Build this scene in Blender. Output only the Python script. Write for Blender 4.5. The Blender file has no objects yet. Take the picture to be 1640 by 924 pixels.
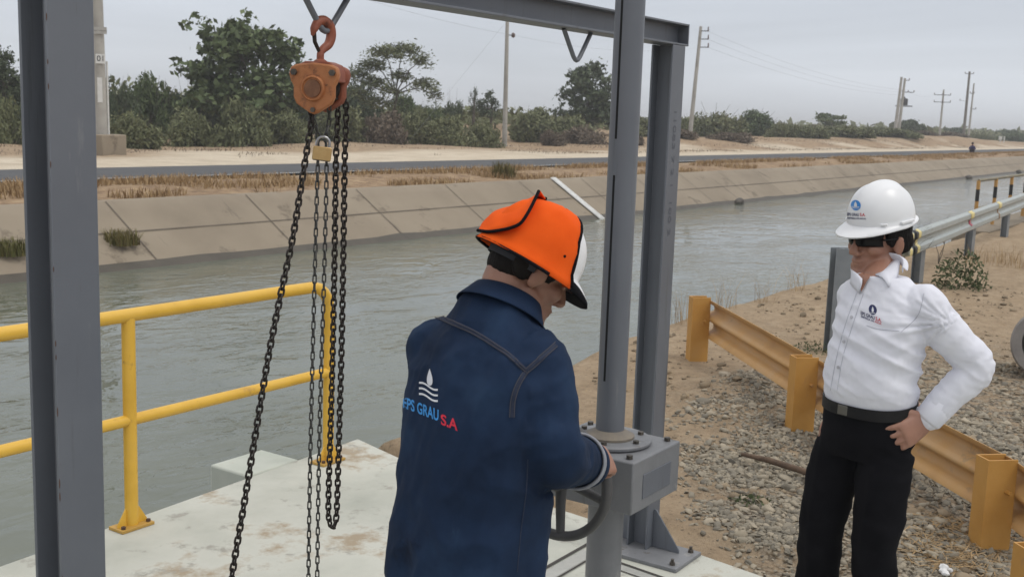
import bpy, bmesh, math, random
import numpy as np
from mathutils import Vector as V, Matrix, noise
from mathutils.bvhtree import BVHTree
random.seed(7); RNG = np.random.default_rng(7)
S = bpy.context.scene; COL = S.collection
R = math.radians
# ------------------------------------------------------------------ camera
FPX, CH = 1800.0, 1.87
rho = math.atan(.034)
def cam_basis():
    u, v = 2064-820, 230-462
    c, s = math.cos(rho), math.sin(rho)
    a, b = u*c+v*s, u*s-v*c
    th = math.atan(b/FPX); psi = math.atan2(a, math.hypot(FPX, b))
    F = V((math.cos(psi)*math.cos(th), math.sin(psi)*math.cos(th), -math.sin(th)))
    R0 = V((math.sin(psi), -math.cos(psi), 0)); U0 = R0.cross(F)
    return F, c*R0+s*U0, c*U0-s*R0
CF, CR, CU = cam_basis(); CC = V((0, 0, CH))
def ray(x, y): return (x-820)*CR-(y-462)*CU+FPX*CF
def at(x, y, D): return CC+ray(x, y)*(D/FPX)             # a point D metres in front of the lens
def onY(x, y, Y): d = ray(x, y); return CC+d*(Y/d.y)
def onz(x, y, z): d = ray(x, y); return CC+d*((z-CH)/d.z)
cd = bpy.data.cameras.new('camera'); cam = bpy.data.objects.new('camera', cd); COL.objects.link(cam)
cd.sensor_width = 36; cd.lens = 36*FPX/1640; cd.clip_start = .05; cd.clip_end = 6000
m = Matrix.Identity(4)
for i in range(3): m[i][0], m[i][1], m[i][2], m[i][3] = CR[i], CU[i], -CF[i], CC[i]
cam.matrix_world = m; S.camera = cam
cd.dof.use_dof = True; cd.dof.focus_distance = 3.3; cd.dof.aperture_fstop = 11
# ------------------------------------------------------------------ helpers
def wm(o):
    return (wm(o.parent) @ o.matrix_parent_inverse if o.parent else Matrix.Identity(4)) @ Matrix.LocRotScale(o.location, o.rotation_euler, o.scale)
def setp(o, label=None, cat=None, group=None, kind=None):
    for k, v in (('label', label), ('category', cat), ('group', group), ('kind', kind)):
        if v: o[k] = v
    return o
def thing(name, label, cat, loc=(0, 0, 0), group=None):
    o = bpy.data.objects.new(name, None); COL.objects.link(o); o.location = loc; o.empty_display_size = .1
    return setp(o, label, cat, group)
def link(name, me, mat, parent=None, smooth=True, sharp=38, local=False, bevel=0):
    o = bpy.data.objects.new(name, me); COL.objects.link(o)
    if mat: me.materials.append(mat)
    if smooth:
        me.polygons.foreach_set('use_smooth', [True]*len(me.polygons))
        if sharp: me.set_sharp_from_angle(angle=R(sharp))
    if parent:
        o.parent = parent
        if not local: o.matrix_parent_inverse = wm(parent).inverted()
    if bevel:
        b = o.modifiers.new('bevel', 'BEVEL'); b.width = bevel; b.segments = 2; b.limit_method = 'ANGLE'; b.angle_limit = R(40)
        b.harden_normals = False
    return o
def frame(d, up=(0, 0, 1)):
    d = V(d).normalized(); up = V(up)
    if abs(d.dot(up)) > .98: up = V((1, 0, 0))
    a = up.cross(d).normalized(); return a, d.cross(a).normalized(), d
class MB:
    def __init__(s): s.v = []; s.f = []
    def add(s, vs, fs):
        n = len(s.v); s.v += [tuple(p) for p in vs]; s.f += [tuple(i+n for i in f) for f in fs]; return s
    def box(s, c, size, rot=None):
        c = V(c); h = [x/2 for x in size]
        vs = [V((x*h[0], y*h[1], z*h[2])) for x in (-1, 1) for y in (-1, 1) for z in (-1, 1)]
        if rot is not None: vs = [rot @ p for p in vs]
        return s.add([c+p for p in vs], [(0, 1, 3, 2), (4, 6, 7, 5), (0, 4, 5, 1), (2, 3, 7, 6), (0, 2, 6, 4), (1, 5, 7, 3)])
    def cyl(s, p0, p1, r0, r1=None, n=20, caps=True):
        return s.tube([p0, p1], [r0, r0 if r1 is None else r1], n, caps)
    def tube(s, pts, rad, n=12, caps=True, up=(0, 0, 1), round_ends=False):
        pts = [V(p) for p in pts]; k = len(pts)
        rad = [rad]*k if isinstance(rad, (int, float)) else list(rad)
        if round_ends:
            d0 = (pts[0]-pts[1]).normalized(); d1 = (pts[-1]-pts[-2]).normalized()
            A = [(pts[0]+d0*rad[0]*math.sin(a), rad[0]*math.cos(a)) for a in (R(85), R(55), R(28))]
            B = [(pts[-1]+d1*rad[-1]*math.sin(a), rad[-1]*math.cos(a)) for a in (R(28), R(55), R(85))]
            pts = [p for p, _ in A]+pts+[p for p, _ in B]; rad = [r for _, r in A]+rad+[r for _, r in B]; k = len(pts)
        vs = []; pa = None
        for i in range(k):
            d = (pts[min(i+1, k-1)]-pts[max(i-1, 0)])
            if d.length < 1e-9: d = V((0, 0, 1))
            d.normalize()
            if pa is None: a, b, _ = frame(d, up)
            else:
                a = (pa-d*pa.dot(d)); a = a.normalized() if a.length > 1e-6 else frame(d, up)[0]; b = d.cross(a)
            pa = a
            for j in range(n):
                t = 2*math.pi*j/n; vs.append(pts[i]+(a*math.cos(t)+b*math.sin(t))*rad[i])
        fs = [(i*n+j, i*n+(j+1) % n, (i+1)*n+(j+1) % n, (i+1)*n+j) for i in range(k-1) for j in range(n)]
        if caps: fs += [tuple(range(n-1, -1, -1)), tuple((k-1)*n+j for j in range(n))]
        return s.add(vs, fs)
    def rings(s, rows, caps=True):              # rows of equally many points
        n = len(rows[0]); k = len(rows); vs = [p for r in rows for p in r]
        fs = [(i*n+j, i*n+(j+1) % n, (i+1)*n+(j+1) % n, (i+1)*n+j) for i in range(k-1) for j in range(n)]
        if caps: fs += [tuple(range(n-1, -1, -1)), tuple((k-1)*n+j for j in range(n))]
        return s.add(vs, fs)
    def sheet(s, rows):
        n = len(rows[0]); k = len(rows); vs = [p for r in rows for p in r]
        return s.add(vs, [(i*n+j, i*n+j+1, (i+1)*n+j+1, (i+1)*n+j) for i in range(k-1) for j in range(n-1)])
    def lathe(s, o, ax, prof, n=32):            # prof: (radius, distance along ax)
        a, b, d = frame(ax); o = V(o)
        return s.rings([[o+d*z+(a*math.cos(2*math.pi*j/n)+b*math.sin(2*math.pi*j/n))*max(r, 1e-4) for j in range(n)] for r, z in prof])
    def prism(s, pts2, o, ex, ey, depth):       # outline in the ex/ey plane, extruded along ex x ey
        o, ex, ey = V(o), V(ex), V(ey); ez = ex.cross(ey).normalized()
        n = len(pts2); A = [o+ex*x+ey*y for x, y in pts2]
        return s.add(A+[p+ez*depth for p in A], [tuple(range(n-1, -1, -1)), tuple(range(n, 2*n))]+[(i, (i+1) % n, n+(i+1) % n, n+i) for i in range(n)])
    def ell(s, c, r, rot=None, n=20, m_=12):
        c = V(c); r = (r,)*3 if isinstance(r, (int, float)) else r; rows = []
        for i in range(m_+1):
            ph = math.pi*i/m_; rr = max(math.sin(ph), 1e-3)
            row = [V((r[0]*rr*math.cos(2*math.pi*j/n), r[1]*rr*math.sin(2*math.pi*j/n), -r[2]*math.cos(ph))) for j in range(n)]
            rows.append([c+(rot @ p if rot is not None else p) for p in row])
        return s.rings(rows)
    def mesh(s, name):
        me = bpy.data.meshes.new(name); me.from_pydata(s.v, [], s.f); me.update(); return me
    def build(s, name, mat, parent=None, smooth=True, sharp=38, bevel=0, local=False):
        me = s.mesh(name)
        bm = bmesh.new(); bm.from_mesh(me); bmesh.ops.recalc_face_normals(bm, faces=bm.faces); bm.to_mesh(me); bm.free()
        return link(name, me, mat, parent, smooth, sharp, local, bevel)
def np_mesh(name, verts, faces):                # fast path: all faces alike
    verts = np.asarray(verts, np.float32); faces = np.asarray(faces, np.int32); k = faces.shape[1]
    me = bpy.data.meshes.new(name); me.vertices.add(len(verts)); me.vertices.foreach_set('co', verts.ravel())
    me.loops.add(faces.size); me.loops.foreach_set('vertex_index', faces.ravel())
    me.polygons.add(len(faces)); me.polygons.foreach_set('loop_start', np.arange(0, faces.size, k, dtype=np.int32))
    me.update(calc_edges=True); me.validate(); return me
def remesh(mb, voxel, smooth=4, fac=.5):        # several closed shapes -> one continuous skin
    me = mb.mesh('tmp'); o = bpy.data.objects.new('tmp', me); COL.objects.link(o)
    bm = bmesh.new(); bm.from_mesh(me); bmesh.ops.recalc_face_normals(bm, faces=bm.faces); bm.to_mesh(me); bm.free()
    r = o.modifiers.new('r', 'REMESH'); r.mode = 'VOXEL'; r.voxel_size = voxel
    if smooth: q = o.modifiers.new('s', 'SMOOTH'); q.iterations = smooth; q.factor = fac
    dg = bpy.context.evaluated_depsgraph_get(); out = bpy.data.meshes.new_from_object(o.evaluated_get(dg))
    bpy.data.objects.remove(o); bpy.data.meshes.remove(me); return out
def displace(me, fn):                           # move every vertex along its normal by fn(co, no)
    n = len(me.vertices); co = np.empty(n*3, np.float32); me.vertices.foreach_get('co', co); co = co.reshape(-1, 3)
    no = np.empty(n*3, np.float32); me.vertex_normals.foreach_get('vector', no); no = no.reshape(-1, 3)
    d = np.array([fn(V(co[i]), V(no[i])) for i in range(n)], np.float32)
    me.vertices.foreach_set('co', (co+no*d[:, None]).ravel()); me.update()
def bvh(me): return BVHTree.FromPolygons([v.co for v in me.vertices], [p.vertices[:] for p in me.polygons])
def hit(tree, x, y, off=0.0):
    d = ray(x, y).normalized(); p, n, i, t = tree.ray_cast(CC, d)
    if p is None: return None, None
    if n.dot(d) > 0: n = -n
    return p+n*off, n
def spline(pts, k=6):                           # Catmull-Rom through points
    pts = [V(p) for p in pts]; P = [pts[0]*2-pts[1]]+pts+[pts[-1]*2-pts[-2]]; out = []
    for i in range(1, len(P)-2):
        for j in range(k):
            t = j/k; a, b, c, d = P[i-1:i+3]
            out.append(.5*((2*b)+(c-a)*t+(2*a-5*b+4*c-d)*t*t+(3*b-a-3*c+d)*t**3))
    return out+[pts[-1]]
def copy_tree(o, parent=None):
    c = o.copy(); COL.objects.link(c); c.parent = parent
    if parent is not None: c.matrix_parent_inverse = o.matrix_parent_inverse.copy()
    for ch in [x for x in bpy.data.objects if x.parent == o]: copy_tree(ch, c)
    return c
# ------------------------------------------------------------------ materials
def mat(name, cols, rough=.6, metal=0.0, scale=6.0, detail=6, bump=0.0, bscale=60.0, bdist=.01, spec=.5, coat=0.0, spots=None, island=False, stretch=None, rvar=0.0):
    """cols: one colour, or several blended by noise. spots: (colour, scale, amount) for stains."""
    M = bpy.data.materials.new(name); M.use_nodes = True; N = M.node_tree.nodes; L = M.node_tree.links
    B = N['Principled BSDF']; B.inputs['Roughness'].default_value = rough; B.inputs['Metallic'].default_value = metal
    B.inputs['Specular IOR Level'].default_value = spec; B.inputs['Coat Weight'].default_value = coat
    if not isinstance(cols[0], (tuple, list)): cols = [cols]
    tc = N.new('ShaderNodeTexCoord'); src = tc.outputs['Object']
    if stretch:
        mp = N.new('ShaderNodeMapping'); mp.inputs['Scale'].default_value = stretch; L.new(src, mp.inputs[0]); src = mp.outputs[0]
    def nz(sc, de=detail, rg=.6):
        n = N.new('ShaderNodeTexNoise'); n.inputs['Scale'].default_value = sc; n.inputs['Detail'].default_value = de; n.inputs['Roughness'].default_value = rg
        L.new(src, n.inputs['Vector']); return n.outputs['Fac']
    ramp = N.new('ShaderNodeValToRGB'); e = ramp.color_ramp.elements
    if len(cols) == 1: cols = [tuple(c*.9 for c in cols[0]), tuple(min(1, c*1.1) for c in cols[0])]
    lo, hi = (.3, .7) if not island else (0, 1)
    e[0].position = lo; e[0].color = (*cols[0], 1); e[1].position = hi; e[1].color = (*cols[-1], 1)
    for i, c in enumerate(cols[1:-1]): q = e.new(lo+(hi-lo)*(i+1)/(len(cols)-1)); q.color = (*c, 1)
    if island:
        g = N.new('ShaderNodeNewGeometry'); oi = N.new('ShaderNodeObjectInfo'); mx = N.new('ShaderNodeMath'); mx.operation = 'MULTIPLY_ADD'
        L.new(g.outputs['Random Per Island'], mx.inputs[0]); mx.inputs[1].default_value = .62
        m2 = N.new('ShaderNodeMath'); m2.operation = 'MULTIPLY'; L.new(oi.outputs['Random'], m2.inputs[0]); m2.inputs[1].default_value = .38
        L.new(m2.outputs[0], mx.inputs[2]); L.new(mx.outputs[0], ramp.inputs[0])
    else: L.new(nz(scale), ramp.inputs[0])
    out = ramp.outputs[0]
    for sp in (spots or []):
        keep = src
        if len(sp) > 3: m3 = N.new('ShaderNodeMapping'); m3.inputs['Scale'].default_value = sp[3]; L.new(src, m3.inputs[0]); src = m3.outputs[0]
        r2 = N.new('ShaderNodeValToRGB'); r2.color_ramp.elements[0].position = 1-sp[2]; r2.color_ramp.elements[1].position = min(1, 1-sp[2]+.08)
        L.new(nz(sp[1], 8, .7), r2.inputs[0]); src = keep; mi = N.new('ShaderNodeMix'); mi.data_type = 'RGBA'
        L.new(r2.outputs[0], mi.inputs[0]); L.new(out, mi.inputs[6]); mi.inputs[7].default_value = (*sp[0], 1); out = mi.outputs[2]
    L.new(out, B.inputs['Base Color'])
    if rvar:
        ma = N.new('ShaderNodeMath'); ma.operation = 'MULTIPLY_ADD'; L.new(nz(scale*2.3), ma.inputs[0]); ma.inputs[1].default_value = rvar; ma.inputs[2].default_value = rough-rvar/2
        L.new(ma.outputs[0], B.inputs['Roughness'])
    if bump:
        b = N.new('ShaderNodeBump'); b.inputs['Strength'].default_value = bump; b.inputs['Distance'].default_value = bdist
        L.new(nz(bscale), b.inputs['Height']); L.new(b.outputs[0], B.inputs['Normal'])
    M['nodes_src'] = 1
    return M
# ------------------------------------------------------------------ world and sun: overcast
W = bpy.data.worlds.new('World'); S.world = W; W.use_nodes = True
N = W.node_tree.nodes; L = W.node_tree.links; N.clear()
SUN_EL, SUN_ROT = R(58), R(200)
sky = N.new('ShaderNodeTexSky'); sky.sky_type = 'NISHITA'; sky.sun_disc = False; sky.sun_elevation = SUN_EL; sky.sun_rotation = SUN_ROT
b1 = N.new('ShaderNodeBackground'); b1.inputs[1].default_value = .1; L.new(sky.outputs[0], b1.inputs[0])
tc = N.new('ShaderNodeTexCoord'); sx = N.new('ShaderNodeSeparateXYZ'); L.new(tc.outputs['Generated'], sx.inputs[0])
rp = N.new('ShaderNodeValToRGB'); e = rp.color_ramp.elements
e[0].position = 0; e[0].color = (.585, .615, .665, 1); e[1].position = .95; e[1].color = (1.10, 1.08, 1.06, 1)
q = e.new(.16); q.color = (.555, .59, .655, 1); q = e.new(.40); q.color = (.82, .835, .865, 1)
L.new(sx.outputs[2], rp.inputs[0])
mp = N.new('ShaderNodeMapping'); mp.inputs['Scale'].default_value = (1.1, 1.1, 11); L.new(tc.outputs['Generated'], mp.inputs[0])
nz = N.new('ShaderNodeTexNoise'); nz.inputs['Scale'].default_value = 1.6; nz.inputs['Detail'].default_value = 5; nz.inputs['Roughness'].default_value = .5; nz.inputs['Distortion'].default_value = .4
L.new(mp.outputs[0], nz.inputs['Vector'])
r2 = N.new('ShaderNodeMapRange'); r2.inputs[1].default_value = .3; r2.inputs[2].default_value = .7; r2.inputs[3].default_value = .91; r2.inputs[4].default_value = 1.15
L.new(nz.outputs[0], r2.inputs[0])
vm = N.new('ShaderNodeVectorMath'); vm.operation = 'SCALE'; L.new(rp.outputs[0], vm.inputs[0]); L.new(r2.outputs[0], vm.inputs['Scale'])
b2 = N.new('ShaderNodeBackground'); b2.inputs[1].default_value = 1.0; L.new(vm.outputs[0], b2.inputs[0])
ms = N.new('ShaderNodeMixShader'); ms.inputs[0].default_value = .92; L.new(b1.outputs[0], ms.inputs[1]); L.new(b2.outputs[0], ms.inputs[2])
wo = N.new('ShaderNodeOutputWorld'); L.new(ms.outputs[0], wo.inputs[0])
sd = bpy.data.lights.new('sun', 'SUN'); sd.energy = .9; sd.angle = R(18); sd.color = (1, .96, .9)
sun = bpy.data.objects.new('sun', sd); COL.objects.link(sun)
az = R(-75)                                      # towards the sun: over the photographer's right shoulder
sdir = V((math.cos(az)*math.cos(SUN_EL), math.sin(az)*math.cos(SUN_EL), math.sin(SUN_EL)))
sun.rotation_euler = sdir.to_track_quat('Z', 'Y').to_euler(); sun.location = (0, -20, 40)
sky.sun_rotation = math.pi/2-az
S.view_settings.view_transform = 'Standard'; S.view_settings.look = 'None'; S.view_settings.exposure = .17; S.view_settings.gamma = 1
S.cycles.max_bounces = 6; S.cycles.use_denoising = True
# ------------------------------------------------------------------ setting: ground, canal, road
ZW = -.9
def sstep(a, b, x):
    t = np.clip((x-a)/(b-a), 0, 1); return t*t*(3-2*t)
def vnoise(x, y, s, seed=0):
    return np.array([noise.noise(V((a*s+seed, b*s-seed, seed*1.7))) for a, b in zip(np.ravel(x), np.ravel(y))]).reshape(np.shape(x))
def axis(parts):
    out = []
    for a, b, st in parts: out += list(np.arange(a, b-1e-6, st))
    return np.array(out+[parts[-1][1]])
xs = np.concatenate([axis([(-800, -200, 100), (-200, -20, 30), (-20, 1, 3), (1, 4, .3), (4, 14, .06), (14, 30, .18), (30, 70, .7), (70, 220, 2.5), (220, 700, 24)]), [900, 1300, 1800]])
ys = np.concatenate([[-800, -400, -150, -60], axis([(-30, -3, 3), (-3, -.6, .3), (-.6, 6.2, .06), (6.2, 15.6, 1.2), (15.6, 17.4, .3), (17.4, 27, .22), (27, 46, .55), (46, 100, 4)]), [140, 220, 400, 800]])
GX, GY = np.meshgrid(xs, ys, indexing='ij')
def gz_base(x, y):
    x = np.asarray(x, float); y = np.asarray(y, float)
    ye = 3.7+.42*sstep(4.70, 4.92, x)+.53*sstep(5.2, 9.5, x)                      # bank edge: the concrete platform replaces it further left
    near = -.03-1.4*sstep(0, 1, (y-ye)/1.0)
    near = np.where(x < 4.7, np.where(y > 3.4, -1.5, -.06), near)
    near = near+.10*np.exp(-(((x-7.6)/.9)**2+((y-3.0)/.5)**2))+.06*np.exp(-(((x-6.0)/.8)**2+((y-1.4)/.35)**2))
    far = .1-.02*sstep(17.5, 18.5, y)+.10*sstep(18.2, 20, y)*(1-sstep(20.5, 22.0, y))
    far = far+.10*sstep(42, 60, y)+.35*sstep(45, 60, y)
    far = far+(.9+.35*np.sin(x*.05))*sstep(62, 82, x)*sstep(31.5, 38, y)*(1-.4*sstep(150, 200, x))
    z = np.where(y < 8, near, np.where(y < 15.2, -1.6, np.where(y < 17.5, -1.15+(y-15.95)*.652, far)))
    return z
Z = gz_base(GX, GY)
soft = np.where((GY > 22.0) & (GY < 26.9), 0, 1.0)*np.where(GX < 4.5, .2, 1)
Z += soft*(vnoise(GX, GY, .9, 3)*.035+np.where(np.abs(GX-9) < 25, 1, .3)*vnoise(GX, GY, 4.0, 9)*.014)
Z += np.where((GY > 31), vnoise(GX, GY, .16, 5)*.28*sstep(31, 40, GY), 0)
nx, ny = GX.shape
idx = np.arange(nx*ny).reshape(nx, ny)
faces = np.stack([idx[:-1, :-1], idx[1:, :-1], idx[1:, 1:], idx[:-1, 1:]], -1).reshape(-1, 4)
gme = np_mesh('ground', np.stack([GX, GY, Z], -1).reshape(-1, 3), faces)
def gz(x, y):
    i = np.clip(np.searchsorted(xs, x)-1, 0, nx-2); j = np.clip(np.searchsorted(ys, y)-1, 0, ny-2)
    u = (x-xs[i])/(xs[i+1]-xs[i]); v = (y-ys[j])/(ys[j+1]-ys[j])
    return float((Z[i, j]*(1-u)+Z[i+1, j]*u)*(1-v)+(Z[i, j+1]*(1-u)+Z[i+1, j+1]*u)*v)
# attributes that say what the soil is made of: gravel fraction, straw-brown verge
def gravel_frac(x, y):
    d = (np.asarray(x)-np.asarray(y)*1.0)               # constant along the orange rail
    g = sstep(2.45, 3.1, d+.5*vnoise(x, y, .8, 21)+.25*vnoise(x, y, 3, 4))*(1-sstep(2.2, 3.0, np.asarray(y)+.4*vnoise(x, y, 1.1, 31)))*(1-sstep(8.5, 12, x))
    g = np.maximum(g, .9*np.exp(-(((x-7.5)/.8)**2+((y-2.9)/.35)**2)))
    return np.where((np.asarray(y) < 4.2), g, 0)
gr = gravel_frac(GX, GY); moundn = vnoise(GX, GY, .22, 12)
vg = sstep(17.2, 17.8, GY)*(1-sstep(21.3, 22.1, GY+.5*vnoise(GX, GY, .5, 8)))
vg = np.maximum(vg, .95*sstep(40, 56, GX)*sstep(29.5, 32.5, GY+4*moundn)*(1-.8*sstep(.12, .3, moundn)))
vg = np.maximum(vg, .85*sstep(32.5, 37, GY+3.5*vnoise(GX, GY, .16, 2)))
for nme, arr in (('gravel', gr), ('verge', vg), ('pale', sstep(22, 27, GY)*np.ones_like(GX))):
    a = gme.attributes.new(nme, 'FLOAT', 'POINT'); a.data.foreach_set('value', arr.astype(np.float32).ravel())
M = bpy.data.materials.new('soil'); M.use_nodes = True; N = M.node_tree.nodes; L = M.node_tree.links; B = N['Principled BSDF']
B.inputs['Roughness'].default_value = .95; B.inputs['Specular IOR Level'].default_value = .2
tc = N.new('ShaderNodeTexCoord')
def n_noise(sc, de=6, rg=.6):
    n = N.new('ShaderNodeTexNoise'); n.inputs['Scale'].default_value = sc; n.inputs['Detail'].default_value = de; n.inputs['Roughness'].default_value = rg; L.new(tc.outputs['Object'], n.inputs['Vector']); return n.outputs['Fac']
def n_ramp(src, stops):
    r = N.new('ShaderNodeValToRGB'); e = r.color_ramp.elements
    e[0].position, e[0].color = stops[0][0], (*stops[0][1], 1); e[1].position, e[1].color = stops[-1][0], (*stops[-1][1], 1)
    for p, c in stops[1:-1]: q = e.new(p); q.color = (*c, 1)
    L.new(src, r.inputs[0]); return r.outputs[0]
def n_mix(f, a, b):
    m_ = N.new('ShaderNodeMix'); m_.data_type = 'RGBA'
    if isinstance(f, float): m_.inputs[0].default_value = f
    else: L.new(f, m_.inputs[0])
    L.new(a, m_.inputs[6]); L.new(b, m_.inputs[7]); return m_.outputs[2]
def n_attr(nm): a = N.new('ShaderNodeAttribute'); a.attribute_name = nm; return a.outputs['Fac']
sand = n_mix(n_noise(.35, 4), n_ramp(n_noise(3.5, 8, .7), [(.3, (.26, .19, .12)), (.5, (.38, .285, .185)), (.7, (.48, .38, .265))]), n_ramp(n_noise(9, 8, .75), [(.3, (.16, .12, .08)), (.55, (.34, .255, .17)), (.75, (.45, .36, .255))]))
vo = N.new('ShaderNodeTexVoronoi'); vo.inputs['Scale'].default_value = 46; L.new(tc.outputs['Object'], vo.inputs['Vector'])
sep = N.new('ShaderNodeSeparateColor'); L.new(vo.outputs['Color'], sep.inputs[0])
peb = n_ramp(sep.outputs[0], [(0, (.10, .09, .075)), (.35, (.22, .19, .15)), (.7, (.32, .28, .22)), (1, (.42, .375, .30))])
vedge = n_ramp(vo.outputs['Distance'], [(.0, (1, 1, 1)), (.5, (1, 1, 1)), (.72, (.25, .22, .18))])
mm = N.new('ShaderNodeMix'); mm.data_type = 'RGBA'; mm.blend_type = 'MULTIPLY'; mm.inputs[0].default_value = 1; L.new(peb, mm.inputs[6]); L.new(vedge, mm.inputs[7]); peb = mm.outputs[2]
straw = n_ramp(n_noise(2.6, 8, .75), [(.3, (.12, .085, .055)), (.46, (.25, .17, .105)), (.6, (.36, .26, .16)), (.75, (.44, .34, .23))])
ncl = n_ramp(n_noise(14, 5, .7), [(.40, (0, 0, 0)), (.56, (1, 1, 1))])
mg = N.new('ShaderNodeMath'); mg.operation = 'MULTIPLY'; L.new(n_attr('gravel'), mg.inputs[0]); L.new(ncl, mg.inputs[1])
deb = n_ramp(n_noise(26, 7, .8), [(.55, (0, 0, 0)), (.64, (1, 1, 1))])
dk = N.new('ShaderNodeRGB'); dk.outputs[0].default_value = (.13, .10, .07, 1)
hf = N.new('ShaderNodeMath'); hf.operation = 'MULTIPLY'; hf.inputs[1].default_value = .8; L.new(deb, hf.inputs[0])
c = n_mix(hf.outputs[0], sand, dk.outputs[0])
pl = n_ramp(n_noise(.8, 8, .7), [(.3, (.42, .35, .26)), (.5, (.53, .455, .35)), (.7, (.61, .54, .43))]); c = n_mix(n_attr('pale'), c, pl); c = n_mix(mg.outputs[0], c, peb); c = n_mix(n_attr('verge'), c, straw); L.new(c, B.inputs['Base Color'])
bp = N.new('ShaderNodeBump'); bp.inputs['Strength'].default_value = .9; bp.inputs['Distance'].default_value = .03; L.new(n_noise(22, 9, .75), bp.inputs['Height'])
bp2 = N.new('ShaderNodeBump'); bp2.invert = True; bp2.inputs['Distance'].default_value = .012; L.new(mg.outputs[0], bp2.inputs['Strength']); L.new(vo.outputs['Distance'], bp2.inputs['Height']); L.new(bp.outputs[0], bp2.inputs['Normal'])
L.new(bp2.outputs[0], B.inputs['Normal'])
setp(link('ground', gme, M, sharp=0), 'sandy ground with gravel and dry straw on both canal banks', None, None, 'structure')
# water
M = bpy.data.materials.new('canal_water'); M.use_nodes = True; N = M.node_tree.nodes; L = M.node_tree.links; B = N['Principled BSDF']
B.inputs['Roughness'].default_value = .035; B.inputs['IOR'].default_value = 1.33
tc = N.new('ShaderNodeTexCoord')
base = n_ramp(n_noise(.35, 4), [(.3, (.092, .104, .077)), (.7, (.128, .140, .106))]); L.new(base, B.inputs['Base Color'])
mp = N.new('ShaderNodeMapping'); mp.inputs['Scale'].default_value = (.75, 1.25, 1); mp.inputs['Rotation'].default_value = (0, 0, R(20)); L.new(tc.outputs['Object'], mp.inputs[0])
def wn(sc, de, dist):
    n = N.new('ShaderNodeTexNoise'); n.inputs['Scale'].default_value = sc; n.inputs['Detail'].default_value = de; n.inputs['Distortion'].default_value = dist; n.inputs['Roughness'].default_value = .55; L.new(mp.outputs[0], n.inputs['Vector']); return n.outputs['Fac']
patch = n_ramp(wn(.32, 4, .8), [(.40, (.05, .05, .05)), (.60, (1, 1, 1))])
b1 = N.new('ShaderNodeBump'); b1.inputs['Strength'].default_value = .32; b1.inputs['Distance'].default_value = .10; L.new(wn(1.25, 3, 1.0), b1.inputs['Height'])
b2 = N.new('ShaderNodeBump'); b2.inputs['Distance'].default_value = .035; L.new(wn(5.0, 3, .9), b2.inputs['Height']); L.new(b1.outputs[0], b2.inputs['Normal'])
ms = N.new('ShaderNodeMath'); ms.operation = 'MULTIPLY'; ms.inputs[1].default_value = .68; L.new(patch, ms.inputs[0]); L.new(ms.outputs[0], b2.inputs['Strength'])
L.new(b2.outputs[0], B.inputs['Normal'])
wx = [-400, -20, 0, 20, 60, 200, 900, 1790]
setp(MB().sheet([[(x, y, ZW) for y in (3.2, 7, 11, 16.4)] for x in wx]).build('water', M), 'grey-green canal water with small ripples', None, None, 'structure')
# concrete lining of the far bank
conc = mat('lining_concrete', [(.205, .168, .122), (.245, .202, .148), (.275, .23, .17)], .9, scale=.5, bump=.12, bscale=30, spots=[((.155, .125, .09), 1.2, .42), ((.13, .105, .08), 2.2, .36, (1, .15, .15))])
wet = mat('wet_concrete', [(.045, .038, .027), (.075, .062, .045)], .6, scale=2)
jm = mat('joint_mastic', [(.11, .09, .068), (.145, .12, .092)], .9, scale=3)
def lin(x, t, off=0.0):                                   # t: 0 at the water line, 1 at the top
    p = V((x, 15.95+1.55*t, -.9+1.01*t)); return p+V((0, -.546, .838))*off
lx = [-300, -60]+list(np.arange(-20, 60, .8))+list(np.arange(60, 300, 6))+[500, 1200, 1790]
lx = [float(a) for a in lx]
g = MB().sheet([[lin(x, t)+V((0, 0, .003*noise.noise(V((x*.5, t*3, 0))))) for t in (-.6, -.2, 0, .12, .35, .5, .65, .85, 1.0)]+[V((x, 17.78, .12)), V((x, 17.8, -.2))] for x in lx])
lo = setp(g.build('canal_lining', conc, sharp=60), 'sloping concrete lining of the far canal bank, panels with dark joints', None, None, 'structure')
g = MB()
for k in range(-8, 34):
    x = 12.62+3.33*k
    for t0, t1 in ((0, .5), (.5, 1)):
        w = .011; g.sheet([[lin(x-w, t0, .016), lin(x+w, t0, .016)], [lin(x-w+.0, t1, .016), lin(x+w, t1, .016)]])
g.sheet([[lin(x, .515+.006*noise.noise(V((x, 0, 0))), .017), lin(x, .528+.006*noise.noise(V((x, 3, 0))), .017)] for x in lx if -30 < x < 300])
g.build('joint', jm, lo, sharp=0)
MB().sheet([[lin(x, -.1, .017), lin(x, .09+.05*noise.noise(V((x*.7, 0, 5))), .017)] for x in lx]).build('wet_band', wet, lo, sharp=0)
# road
asp = mat('asphalt', [(.055, .057, .061), (.075, .077, .081)], .9, scale=1.5, bump=.2, bscale=80)
rx = [-400, -30]+list(range(0, 300, 10))+[600, 1790]
rd = setp(MB().sheet([[(x, 22.45+.12*noise.noise(V((x*.2, 1, 0))), .135), (x, 24.5, .15), (x, 26.55+.15*noise.noise(V((x*.2, 7, 0))), .135)] for x in rx]).build('road', asp), 'grey asphalt road running along the far bank', None, None, 'structure')
pw = mat('road_paint', (.5, .5, .48), .8, scale=20)
MB().sheet([[(x, 22.62, .1415), (x, 22.72, .142)] for x in rx]).build('edge_line', pw, rd)
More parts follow.
